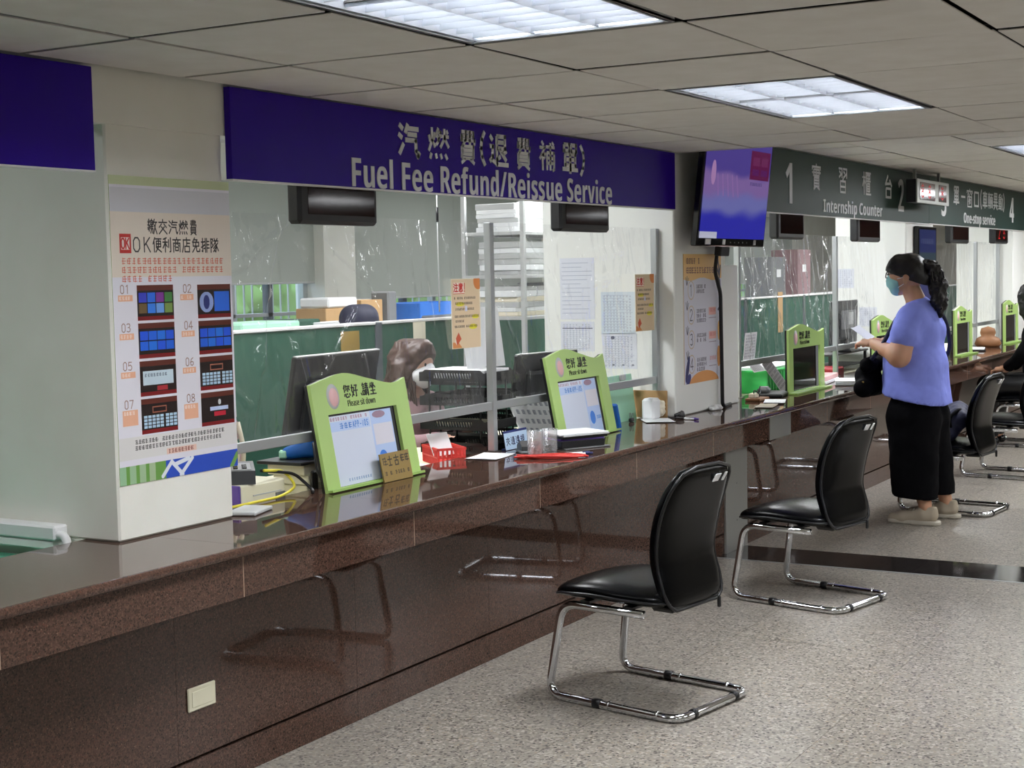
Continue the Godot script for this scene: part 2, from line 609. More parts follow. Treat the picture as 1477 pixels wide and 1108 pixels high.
# ---------------------------------------------------------------- printing into pictures
func canvas(w: int, h: int, c: Color) -> Image:
	var im := Image.create(w, h, false, Image.FORMAT_RGB8)
	im.fill(c)
	return im

func ink(im: Image, a: Vector2, b: Vector2, w: float, c: Color):
	var lo := a.min(b) - Vector2.ONE * (w * 0.5 + 1.0)
	var hi := a.max(b) + Vector2.ONE * (w * 0.5 + 1.0)
	var d := b - a
	var l2 := maxf(d.length_squared(), 1e-6)
	for y in range(maxi(0, int(lo.y)), mini(im.get_height(), int(hi.y) + 1)):
		for x in range(maxi(0, int(lo.x)), mini(im.get_width(), int(hi.x) + 1)):
			var p := Vector2(x + 0.5, y + 0.5)
			var t := clampf((p - a).dot(d) / l2, 0.0, 1.0)
			var cov := clampf(w * 0.5 + 0.5 - (p - a - d * t).length(), 0.0, 1.0)
			if cov > 0.0:
				im.set_pixel(x, y, im.get_pixel(x, y).lerp(c, cov))

func write(im: Image, s: String, x: float, y: float, w: float, h: float, step: float, thick: float, c: Color):
	for i in s.length():
		for line in strokes(s[i]):
			for k in line.size() - 1:
				ink(im, Vector2(x + i * step + line[k].x * 0.01 * w, y + line[k].y * 0.01 * h), Vector2(x + i * step + line[k + 1].x * 0.01 * w, y + line[k + 1].y * 0.01 * h), thick, c)

# print too small to read: rows of little marks
func fine_print(im: Image, x: float, y: float, n: int, size: float, step: float, c: Color, thick := 1.2):
	for i in n:
		var x0 := x + i * step
		if rng.randf() < 0.06:
			continue
		for k in 3:
			var yy := y + size * (0.12 + 0.38 * k)
			var a := rng.randf_range(0.0, 0.3)
			ink(im, Vector2(x0 + size * a, yy), Vector2(x0 + size * rng.randf_range(0.6, 0.95), yy), thick, c)
		var xx := x0 + size * rng.randf_range(0.2, 0.7)
		ink(im, Vector2(xx, y), Vector2(xx, y + size), thick, c)
		if rng.randf() < 0.5:
			ink(im, Vector2(x0 + size * 0.1, y + size * 0.2), Vector2(x0 + size * 0.1, y + size * 0.9), thick, c)

func rect(im: Image, x: float, y: float, w: float, h: float, c: Color):
	im.fill_rect(Rect2i(int(x), int(y), int(w), int(h)), c)

func ellipse(im: Image, cx: float, cy: float, rx: float, ry: float, c: Color, turn := 0.0):
	var m := maxf(rx, ry)
	for y in range(maxi(0, int(cy - m)), mini(im.get_height(), int(cy + m) + 1)):
		for x in range(maxi(0, int(cx - m)), mini(im.get_width(), int(cx + m) + 1)):
			var p := (Vector2(x, y) - Vector2(cx, cy)).rotated(-turn)
			if (p.x / rx) ** 2 + (p.y / ry) ** 2 < 1.0:
				im.set_pixel(x, y, c)

func ring(im: Image, cx: float, cy: float, rx: float, ry: float, w: float, c: Color):
	var last := Vector2(cx + rx, cy)
	for i in range(1, 25):
		var p := Vector2(cx + rx * cos(TAU * i / 24), cy + ry * sin(TAU * i / 24))
		ink(im, last, p, w, c)
		last = p

func rgb8(r: int, g: int, b: int) -> Color:
	return Color(r / 255.0, g / 255.0, b / 255.0)

func printed(im: Image, rough := 0.5, called := "print") -> StandardMaterial3D:
	var m := StandardMaterial3D.new()
	m.resource_name = called
	m.albedo_texture = ImageTexture.create_from_image(im)
	m.roughness = rough
	m.texture_repeat = false
	return m

# ---------------------------------------------------------------- materials
func plain(called: String, r: int, g: int, b: int, rough := 0.6, metal := 0.0, spec := 0.5) -> StandardMaterial3D:
	var m := StandardMaterial3D.new()
	m.resource_name = called
	m.albedo_color = rgb8(r, g, b)
	m.roughness = rough
	m.metallic = metal
	m.metallic_specular = spec
	M[called] = m
	return m

# stone: flecks of several colours over a ground colour, repeating without seams
func flecks(size: int, ground: Color, kinds: Array, sd: int) -> ImageTexture:
	var im := canvas(size, size, ground)
	var r := RandomNumberGenerator.new()
	r.seed = sd
	for k in kinds:
		for i in int(k[1]):
			var cx := r.randi_range(0, size - 1)
			var cy := r.randi_range(0, size - 1)
			var rad := r.randf_range(k[2], k[3])
			var el := r.randf_range(0.5, 1.0)
			var an := r.randf() * TAU
			var c: Color = k[0]
			c = c.lerp(ground, r.randf() * 0.5)
			var m := int(ceil(rad))
			for y in range(-m, m + 1):
				for x in range(-m, m + 1):
					var p := Vector2(x, y).rotated(an)
					if (p.x / rad) ** 2 + (p.y / (rad * el)) ** 2 <= 1.0:
						im.set_pixel(posmod(cx + x, size), posmod(cy + y, size), c)
	im.generate_mipmaps()
	return ImageTexture.create_from_image(im)

func noisy(m: StandardMaterial3D, a: Color, b: Color, freq: float, scale: Vector3, sd := 1):
	var nt := NoiseTexture2D.new()
	var fn := FastNoiseLite.new()
	fn.seed = sd
	fn.frequency = freq
	fn.fractal_octaves = 4
	nt.noise = fn
	nt.width = 256
	nt.height = 256
	nt.seamless = true
	var gr := Gradient.new()
	gr.set_color(0, a)
	gr.set_color(1, b)
	nt.color_ramp = gr
	m.albedo_color = Color.WHITE
	m.albedo_texture = nt
	m.uv1_triplanar = true
	m.uv1_world_triplanar = true
	m.uv1_scale = scale

func make_materials():
	var g := plain("granite", 255, 255, 255, 0.035, 0.0, 0.42)
	g.albedo_texture = flecks(512, rgb8(82, 61, 52), [[rgb8(102, 77, 65), 4600, 1.5, 4.0], [rgb8(62, 47, 41), 4200, 1.5, 4.5], [rgb8(36, 30, 28), 1300, 1.2, 3.4], [rgb8(150, 122, 104), 380, 0.8, 2.0], [rgb8(98, 64, 52), 600, 1.5, 4.0]], 11)
	g.uv1_triplanar = true
	g.uv1_world_triplanar = true
	g.uv1_scale = Vector3(2.3, 2.3, 2.3)
	var fl := plain("terrazzo", 255, 255, 255, 0.3, 0.0, 0.36)
	fl.albedo_texture = flecks(512, rgb8(148, 142, 132), [[rgb8(182, 176, 166), 3000, 2.0, 5.0], [rgb8(136, 129, 121), 2800, 1.5, 4.5], [rgb8(92, 87, 82), 1700, 1.4, 3.8], [rgb8(46, 43, 41), 1000, 1.2, 3.2], [rgb8(164, 149, 130), 600, 1.5, 4.0]], 12)
	fl.uv1_triplanar = true
	fl.uv1_world_triplanar = true
	fl.uv1_scale = Vector3(1.15, 1.15, 1.15)
	plain("joint", 70, 62, 56, 0.8)
	plain("grout", 170, 142, 120, 0.7)
	var ds := plain("dark_stone", 255, 255, 255, 0.08, 0.0, 0.55)
	ds.albedo_texture = flecks(256, rgb8(46, 42, 41), [[rgb8(66, 60, 58), 900, 1.0, 3.0], [rgb8(30, 28, 28), 700, 1.0, 3.0]], 13)
	ds.uv1_triplanar = true
	ds.uv1_world_triplanar = true
	ds.uv1_scale = Vector3(2, 2, 2)
	var ct := plain("ceiling_tile", 226, 224, 219, 0.9)
	noisy(ct, rgb8(224, 221, 214), rgb8(233, 231, 226), 0.02, Vector3(1.1, 1.1, 1.1), 5)
	plain("ceiling_void", 30, 29, 28, 0.9)
	var w := plain("wall_paint", 226, 226, 212, 0.75)
	noisy(w, rgb8(232, 231, 220), rgb8(240, 240, 231), 0.012, Vector3(0.8, 0.8, 0.8), 6)
	plain("wall_white", 242, 244, 240, 0.7)
	plain("hall_wall", 214, 208, 194, 0.8)
	plain("steel", 150, 152, 150, 0.3, 0.85)
	plain("brushed", 176, 178, 174, 0.38, 0.7)
	plain("aluminium", 186, 190, 192, 0.35, 0.6)
	plain("chrome", 214, 216, 220, 0.06, 1.0)
	plain("black_plastic", 22, 23, 26, 0.4)
	plain("black_gloss", 10, 11, 14, 0.12)
	plain("leather", 4, 5, 7, 0.25, 0.0, 0.28)
	plain("piping", 20, 21, 25, 0.3)
	plain("grey_plastic", 120, 122, 124, 0.5)
	plain("light_grey", 190, 192, 192, 0.5)
	plain("cream", 226, 222, 196, 0.6)
	plain("paper", 238, 240, 242, 0.8)
	plain("paper_warm", 236, 228, 206, 0.8)
	plain("cardboard", 186, 150, 104, 0.85)
	plain("violet", 48, 14, 150, 0.3, 0.0, 0.3)
	plain("sign_green", 50, 70, 64, 0.45, 0.0, 0.35)
	plain("letter_white", 226, 228, 230, 0.5)
	plain("sign_edge", 232, 232, 232, 0.5)
	plain("lime", 176, 208, 122, 0.3)
	plain("lime_edge", 154, 190, 100, 0.3)
	plain("partition_green", 36, 84, 66, 0.8)
	plain("partition_post", 78, 84, 92, 0.5)
	plain("teal", 96, 170, 140, 0.5)
	plain("mint", 176, 232, 204, 0.5)
	plain("blue", 36, 110, 200, 0.45)
	plain("blue_dark", 30, 44, 96, 0.5)
	plain("red", 214, 58, 50, 0.5)
	plain("red_dark", 150, 30, 40, 0.6)
	plain("led_window", 64, 14, 20, 0.1)
	plain("green_plastic", 70, 214, 110, 0.35)
	plain("yellow", 226, 214, 60, 0.5)
	plain("purple", 92, 66, 150, 0.5)
	plain("orange", 236, 150, 80, 0.7)
	plain("gold", 170, 140, 70, 0.35, 0.4)
	plain("pink", 236, 190, 190, 0.5)
	plain("brown_wood", 140, 96, 60, 0.6)
	plain("skin", 206, 158, 128, 0.5)
	M.skin.subsurf_scatter_enabled = true
	M.skin.subsurf_scatter_strength = 0.15
	plain("skin_pale", 222, 178, 156, 0.5)
	plain("hair_black", 20, 18, 19, 0.4)
	plain("hair_brown", 70, 50, 42, 0.5)
	plain("shirt", 144, 158, 254, 0.85)
	plain("trousers", 9, 9, 13, 0.8, 0.0, 0.2)
	plain("navy", 26, 30, 60, 0.7)
	plain("mask_blue", 150, 204, 206, 0.8)
	plain("mask_white", 236, 238, 242, 0.8)
	plain("shoe", 186, 174, 154, 0.7)
	plain("sole", 206, 200, 186, 0.6)
	plain("mauve", 150, 120, 124, 0.8)
	plain("blind", 178, 184, 176, 0.85)
	var fm := plain("film", 244, 246, 250, 0.06, 0.0, 0.5)
	fm.transparency = BaseMaterial3D.TRANSPARENCY_ALPHA
	fm.albedo_color.a = 0.045
	fm.cull_mode = BaseMaterial3D.CULL_DISABLED
	var cl := plain("clear", 236, 242, 246, 0.05)
	cl.transparency = BaseMaterial3D.TRANSPARENCY_ALPHA
	cl.albedo_color.a = 0.16
	var gl := plain("glass", 240, 246, 246, 0.03)
	gl.transparency = BaseMaterial3D.TRANSPARENCY_ALPHA
	gl.albedo_color.a = 0.05
	var sp := plain("smoked", 40, 34, 34, 0.06)
	sp.transparency = BaseMaterial3D.TRANSPARENCY_ALPHA
	sp.albedo_color.a = 0.85
	plain("led_dark", 34, 14, 14, 0.06, 0.0, 0.28)
	var ld := plain("led_red", 120, 10, 14, 0.4)
	ld.emission_enabled = true
	ld.emission = rgb8(230, 30, 40)
	ld.emission_energy_multiplier = 0.5
	var le := plain("lamp_tube", 255, 255, 255, 0.5)
	le.emission_enabled = true
	le.emission = rgb8(250, 252, 255)
	le.emission_energy_multiplier = 5.0
	plain("louver", 192, 198, 208, 0.34, 0.86)
	plain("lamp_tray", 236, 238, 240, 0.4)
	plain("leaf_green", 150, 182, 84, 0.8)

# ---------------------------------------------------------------- the setting
func build_shell():
	# hall walls outside the frame, pillars along the counter, the office behind
	struct(put(bb(-3.2, -3.0, 0, 2.7, -8.2, 5.2), M.hall_wall, "wall_left"))
	struct(put(bb(26.0, 26.2, 0, 2.7, -8.2, 5.2), M.hall_wall, "wall_right"))
	struct(put(bb(-3.2, 26.2, 0, 2.7, 5.0, 5.2), M.hall_wall, "wall_front"))
	var pil := [[3.117, 3.615, -8.0], [7.04, 7.70, -3.87], [11.41, 12.22, -3.66], [15.32, 16.0, -3.66]]
	for i in pil.size():
		var p: Array = pil[i]
		struct(put(bb(p[0], p[1], TOP, 2.6, p[2], -3.125 if i == 0 else -3.105, 0.006), M.wall_paint if i == 0 else M.wall_white, "pillar"))
		struct(put(bb(p[0], p[1], 0, TOP - 0.001, p[2], REAR - 0.002), M.wall_paint if i == 0 else M.wall_white, "pillar_foot"))
	# a white duct beside the second pillar
	var duct := struct(put(bb(7.72, 7.97, TOP, 1.53, -3.21, -3.125, 0.004), M.wall_white, "trim_1"))
	duct.set_meta("label", "white boxed duct standing on the counter beside the second pillar")
	struct(put(bb(7.70, 8.02, TOP, 2.23, -3.4, -3.22), M.wall_paint, "trim_2"))
	# beam above the counter line that the signs hang on
	struct(put(bb(-3.0, 7.07, 1.95, 2.6, -3.2, -3.112), M.wall_paint, "beam"))
	struct(put(bb(7.07, 26.0, 2.0, 2.6, -3.2, -3.117), M.wall_paint, "beam"))
	# rear wall of the office, with window openings
	var wb := Node3D.new()
	wb.name = "wall_back"
	add_child(wb)
	struct(wb)
	var zs := [-8.2, -8.0]
	put(bb(-3.0, 26.0, 0, 1.0, zs[0], zs[1]), M.wall_paint, "wall_section", wb)
	put(bb(-3.0, 26.0, 2.25, 2.7, zs[0], zs[1]), M.wall_paint, "wall_section", wb)
	var win := [[8.9, 10.4], [10.86, 14.5], [15.0, 18.6], [19.1, 22.7]]
	var x := -3.0
	for w in win:
		put(bb(x, w[0], 1.0, 2.25, zs[0], zs[1] + (0.12 if absf(x - 10.4) < 0.01 else 0.0)), M.wall_paint, "wall_section", wb)
		x = w[1]
	put(bb(x, 26.0, 1.0, 2.25, zs[0], zs[1]), M.wall_paint, "wall_section", wb)
	for i in win.size():
		var a: float = win[i][0]
		var b: float = win[i][1]
		var o := Node3D.new()
		o.name = "window_%d" % (i + 1)
		add_child(o)
		struct(o)
		var n := maxi(2, int(round((b - a) / 0.55)))
		for k in n + 1:
			var xx := lerpf(a + 0.03, b - 0.03, float(k) / n)
			put(bb(xx - 0.03, xx + 0.03, 1.0, 2.25, -8.13, -8.07), M.partition_post if k % 2 == 0 else M.aluminium, "window_frame", o)
			if k < n:
				var x2 := lerpf(a + 0.03, b - 0.03, float(k + 1) / n)
				put(bb(xx + 0.03, x2 - 0.03, 1.03, 2.22, -8.103, -8.097), M.glass, "pane", o)
				for q in 3:
					var xb := lerpf(xx + 0.03, x2 - 0.03, (q + 1) / 4.0)
					put(bb(xb - 0.006, xb + 0.006, 1.0, 2.25, -8.16, -8.148), M.aluminium, "window_bar", o)
		for yy in [1.0, 1.19, 2.22]:
			put(bb(a, b, yy, yy + 0.03, -8.13, -8.07), M.aluminium, "window_frame", o)
		# roller blinds drawn most of the way down
		var bw := 1.18
		var m := maxi(1, int((b - a) / bw) - 1)
		for k in m:
			var x0 := a + (b - a) * k / m + 0.001
			var x1 := a + (b - a) * (k + 1) / m - 0.001
			put(bb(x0, x1, 1.31 + (0.16 if i == 0 and k == 0 else 0.0), 2.3, -7.99, -7.985), M.blind, "blind", o)
			put(bb(x0, x1, 1.30 + (0.16 if i == 0 and k == 0 else 0.0), 1.318 + (0.16 if i == 0 and k == 0 else 0.0), -7.996, -7.98, 0.004), M.light_grey, "blind_bar", o)
	# the planting outside the windows
	var hedge := blob_hedge()
	tag(hedge, "green hedge outside the office windows", "hedge")
	var gnd := struct(put(bb(4.0, 28.0, -0.2, -0.1, -16.0, -8.2), M.grey_plastic, "ground"))
	gnd.set_meta("label", "paved ground outside the office windows")
	# office ceiling
	struct(put(bb(-3.0, 26.0, 2.6, 2.7, -8.2, -3.1), M.ceiling_tile, "ceiling_office"))
	# cable trunking along the side wall at far lower left
	var tr := thing("cable_trunking", "white cable trunking fixed low along the side wall, turning down at its end", "trunking", Vector3(3.09, 0.72, -3.33))
	put(bb(-0.03, 0.026, 0.028, 0.072, -1.6, 0.0, 0.006), M.sign_edge, "cover", tr)
	put(bb(-0.022, 0.026, 0.0, 0.024, -1.6, -0.02, 0.004), M.wall_white, "backing", tr)
	var st := smooth()
	tube(st, fillet([Vector3(-0.012, 0.045, -0.02), Vector3(-0.012, 0.045, 0.03), Vector3(-0.012, -0.02, 0.035)], 0.03), 0.013, 10)
	put(st, M.sign_edge, "elbow", tr)
	var gd := thing("side_desk", "green topped desk below the cable trunking, behind the counter's near end", "desk", Vector3(2.4, 0, -3.6))
	put(bb(-1.6, 0.70, 0.66, 0.69, -0.5, 0.33, 0.004), M.teal, "desk_top", gd)
	put(bb(-1.55, 0.65, 0.0, 0.66, 0.28, 0.31), M.light_grey, "front_panel", gd)

func blob_hedge() -> MeshInstance3D:
	var st := smooth()
	var fn := FastNoiseLite.new()
	fn.seed = 4
	fn.frequency = 1.4
	sheet(st, func(u, v):
		var x: float = 6.0 + u * 22.0
		var y: float = v * 1.75 - 0.1
		var z: float = -10.2 - v * v * 0.5 + fn.get_noise_2d(x * 1.4, y * 1.4) * 0.5
		return Vector3(x, y + fn.get_noise_2d(x * 2.0, 7.0) * 0.3 * v, z), 160, 14)
	return put(st, M.leaf_green, "hedge")

func build_ceiling():
	var c := Node3D.new()
	c.name = "ceiling"
	add_child(c)
	struct(c)
	put(bb(-3.0, GX + GRID * 6 - 0.004, CEIL + 0.105, CEIL + 0.2, -3.1, 5.0), M.ceiling_void, "ceiling_deck", c)
	put(bb(GX + GRID * 6, 26.0, CEIL_FAR + 0.105, CEIL_FAR + 0.2, -3.1, 5.0), M.ceiling_void, "ceiling_deck", c)
	var x6 := GX + GRID * 6
	put(bb(x6 - 0.02, x6 - 0.004, CEIL - 0.004, CEIL_FAR + 0.105, -3.1, 5.0), M.ceiling_tile, "ceiling_step", c)
	# dark carrier bars above the joints
	for i in range(-3, 23):
		var yb := CEIL if i <= 5 else CEIL_FAR
		if i != 6:
			put(bb(GX + GRID * i - 0.012, GX + GRID * i + 0.012, yb + 0.0165, yb + 0.022, -3.09, GZ + GRID * 5), M.ceiling_void, "carrier_bar", c)
	for j in range(0, 6):
		put(bb(GX - GRID * 3, x6 - 0.02, CEIL + 0.0165, CEIL + 0.022, GZ + GRID * j - 0.012, GZ + GRID * j + 0.012), M.ceiling_void, "carrier_bar", c)
		put(bb(x6, GX + GRID * 22, CEIL_FAR + 0.0165, CEIL_FAR + 0.022, GZ + GRID * j - 0.012, GZ + GRID * j + 0.012), M.ceiling_void, "carrier_bar", c)
	var tile := finish(box(Vector3(0, 0.002, 0), Vector3(GRID - 0.022, 0.004, GRID - 0.012), 0.0012))
	var r := RandomNumberGenerator.new()
	r.seed = 21
	for i in range(-3, 22):
		for j in range(-1, 5):
			if is_lamp(i, j):
				continue
			var z0 := GZ + GRID * j
			var y := CEIL if i < 6 else CEIL_FAR
			if j == -1:
				# the cut tile against the sign
				put(bb(GX + GRID * i + 0.011, GX + GRID * (i + 1) - 0.011, y, y + 0.004, -3.09, GZ - 0.0065), M.ceiling_tile, "ceiling_tile", c)
				continue
			var o := put_mesh(tile, M.ceiling_tile, "ceiling_tile", c)
			o.position = Vector3(GX + GRID * (i + 0.5), y + r.randf_range(-0.0005, 0.003), z0 + GRID * 0.5)
			o.rotation = Vector3(r.randf_range(-0.004, 0.004), 0, r.randf_range(-0.004, 0.004))
	# the rest of the ceiling, outside the frame
	put(bb(-3.0, GX - GRID * 3, CEIL, CEIL + 0.012, -3.1, GZ + GRID * 5), M.ceiling_tile, "ceiling_slab", c)
	put(bb(GX + GRID * 22, 26.0, CEIL_FAR, CEIL_FAR + 0.012, -3.1, GZ + GRID * 5), M.ceiling_tile, "ceiling_slab", c)
	put(bb(-3.0, x6, CEIL + 0.011, CEIL + 0.014, GZ + GRID * 5, 5.0), M.ceiling_tile, "ceiling_slab", c)
	put(bb(x6, 26.0, CEIL_FAR + 0.011, CEIL_FAR + 0.014, GZ + GRID * 5, 5.0), M.ceiling_tile, "ceiling_slab", c)

func is_lamp(i: int, j: int) -> bool:
	return j == 1 and i in [-2, -1, 2, 3, 10, 11, 14, 15, 18, 19]

func build_floor():
	var f := Node3D.new()
	f.name = "floor"
	add_child(f)
	struct(f)
	put(bb(-3.0, 26.0, -0.12, -0.003, -8.2, 5.0), M.joint, "floor_bed", f)
	var s := 0.745
	var xs := []
	for k in range(-4, 14):
		xs.append(6.42 + s * k)
	var x_end: float = xs[xs.size() - 1]
	var zs := [-2.99, -2.25, -1.51, -0.765, -0.02]
	for a in zs.size() - 1:
		for k in xs.size() - 1:
			var x0: float = xs[k]
			var x1: float = xs[k + 1]
			# the dark threshold strip interrupts the tiles
			for piece in [[x0, minf(x1, 7.205)], [maxf(x0, 7.605), x1]]:
				if piece[1] - piece[0] > 0.02:
					put(bb(piece[0] + 0.0008, piece[1] - 0.0008, -0.03, 0.0, zs[a] + 0.0008, zs[a + 1] - 0.0008), M.terrazzo, "floor_tile", f)
	for seg in [[-2.96, -1.95], [-1.947, -0.9], [-0.897, 0.15], [0.153, 5.0]]:
		put(bb(7.222, 7.60, -0.03, 0.001, seg[0], seg[1]), M.dark_stone, "threshold_slab", f)
	put(bb(7.209, 7.219, -0.03, 0.002, -2.96, 5.0), M.aluminium, "threshold_trim", f)
	put(bb(-3.0, xs[0], -0.03, 0.0, -3.0, 5.0), M.terrazzo, "floor_slab", f)
	put(bb(x_end, 26.0, -0.03, 0.0, -3.0, 5.0), M.terrazzo, "floor_slab", f)
	put(bb(xs[0] + 0.001, 7.208, -0.03, 0.0, -0.019, 5.0), M.terrazzo, "floor_slab", f)
	put(bb(7.605, x_end - 0.001, -0.03, 0.0, -0.019, 5.0), M.terrazzo, "floor_slab", f)
	put(bb(-3.0, 26.0, -0.03, 0.0, -8.2, -3.2), M.light_grey, "floor_slab", f)

# ---------------------------------------------------------------- ceiling lamps
func lamp(center: Vector3, size: Vector2, energy: float, full: bool, label: String) -> Node3D:
	var t := thing("ceiling_light", label, "light", center, 0.0, "" if full else "ceiling lights out of the picture")
	var w := size.x
	var d := size.y
	var st := flat()
	bx(st, Vector3(0, 0.098, 0), Vector3(w, 0.008, d))
	for s in [-1, 1]:
		bx(st, Vector3(s * (w / 2 - 0.004), 0.05, 0), Vector3(0.008, 0.1, d))
		bx(st, Vector3(0, 0.05, s * (d / 2 - 0.004)), Vector3(w - 0.016, 0.1, 0.008))
	put(st, M.lamp_tray, "housing", t)
	var fr := flat()
	for s in [-1, 1]:
		bx(fr, Vector3(s * (w / 2 - 0.008), 0.004, 0), Vector3(0.016, 0.008, d), 0.001)
		bx(fr, Vector3(0, 0.004, s * (d / 2 - 0.008)), Vector3(w - 0.032, 0.008, 0.016), 0.001)
	put(fr, M.aluminium, "frame", t)
	var lane := (d - 0.032) / 3.0
	for k in 3:
		var tb := smooth()
		var z := (k - 1) * lane
		tube(tb, [Vector3(-w / 2 + 0.02, 0.07, z), Vector3(w / 2 - 0.02, 0.07, z)], 0.014, 8)
		put(tb, M.lamp_tube, "tube", t)
	if full:
		for k in 4:
			var z := (k - 1.5) * lane
			var pr := flat()
			prism(pr, PackedVector2Array([Vector2(-0.014, 0.036), Vector2(0.0, 0.004), Vector2(0.014, 0.036)]), w - 0.034, Transform3D(Basis(Vector3(0, 0, 1), Vector3(0, 1, 0), Vector3(-1, 0, 0)), Vector3(-w / 2 + 0.017, 0, clampf(z, -d / 2 + 0.026, d / 2 - 0.026))))
			put(pr, M.louver, "louver_rail", t)
		var bl := flat()
		prism(bl, PackedVector2Array([Vector2(-0.009, 0.03), Vector2(-0.001, 0.008), Vector2(0.001, 0.008), Vector2(0.009, 0.03)]), lane - 0.004, Transform3D(Basis(), Vector3(0, 0, lane / 2 - 0.002)))
		var mesh := finish(bl)
		for k in 3:
			for n in 15:
				var o := put_mesh(mesh, M.louver, "louver_blade", t)
				o.position = Vector3(-w / 2 + 0.04 + (w - 0.08) * n / 14.0, 0, (k - 1) * lane)
	var al := AreaLight3D.new()
	al.name = "lamp_glow"
	al.area_size = Vector2(w - 0.05, d - 0.05)
	al.light_energy = energy
	al.light_color = rgb8(252, 253, 255)
	al.shadow_enabled = true
	al.area_range = 40.0
	al.rotation.x = -PI / 2
	al.position = Vector3(0, 0.048 if full else 0.03, 0)
	t.add_child(al)
	return t

const HALL_LIGHT := 5.4
const OFFICE_LIGHT := 5.0

func build_lamps():
	var seen := {-2: "recessed three tube ceiling light nearest the violet sign", 2: "recessed louvred ceiling light in the middle of the ceiling, ahead of the ceiling step", 10: "recessed ceiling light beyond the ceiling step, cut by the picture's right edge"}
	var nth := ["first", "second", "third", "fourth", "fifth", "sixth", "seventh"]
	var n := -1
	for i in [-6, -2, 2, 10, 14, 18]:
		var far: bool = i >= 6
		n += 1
		var label: String = seen.get(i, nth[n] + " recessed light in the ceiling row along the counter, out of the picture")
		lamp(Vector3(GX + GRID * (i + 1), CEIL_FAR if far else CEIL, GZ + GRID * 1.5), Vector2(GRID * 2 - 0.03, GRID - 0.03), HALL_LIGHT, seen.has(i), label)
	for i in [-6, -2, 2, 6, 10, 14, 18]:
		lamp(Vector3(GX + GRID * (i + 1), (CEIL_FAR if i >= 6 else CEIL) - 0.092, GZ + GRID * 6.5), Vector2(GRID * 2 - 0.03, GRID - 0.03), HALL_LIGHT * (0.9 if i in [6, 10] else 0.4), false, nth[(i + 6) / 4] + " ceiling light in the row behind the camera, out of the picture")
	n = -1
	for x in [1.2, 5.3, 7.9, 9.9, 13.4, 16.5, 20.5]:
		n += 1
		lamp(Vector3(x, 2.48, -4.15), Vector2(1.2, 0.6), OFFICE_LIGHT * (0.36 if x < 2.0 else 1.0), false, nth[n] + " ceiling light over the staff desks, hidden above the signs")
	n = -1
	for x in [8.0, 12.0, 16.5, 21.0]:
		n += 1
		lamp(Vector3(x, 2.48, -6.6), Vector2(1.2, 0.6), OFFICE_LIGHT * 0.25, false, nth[n] + " ceiling light over the back table, hidden above the signs")

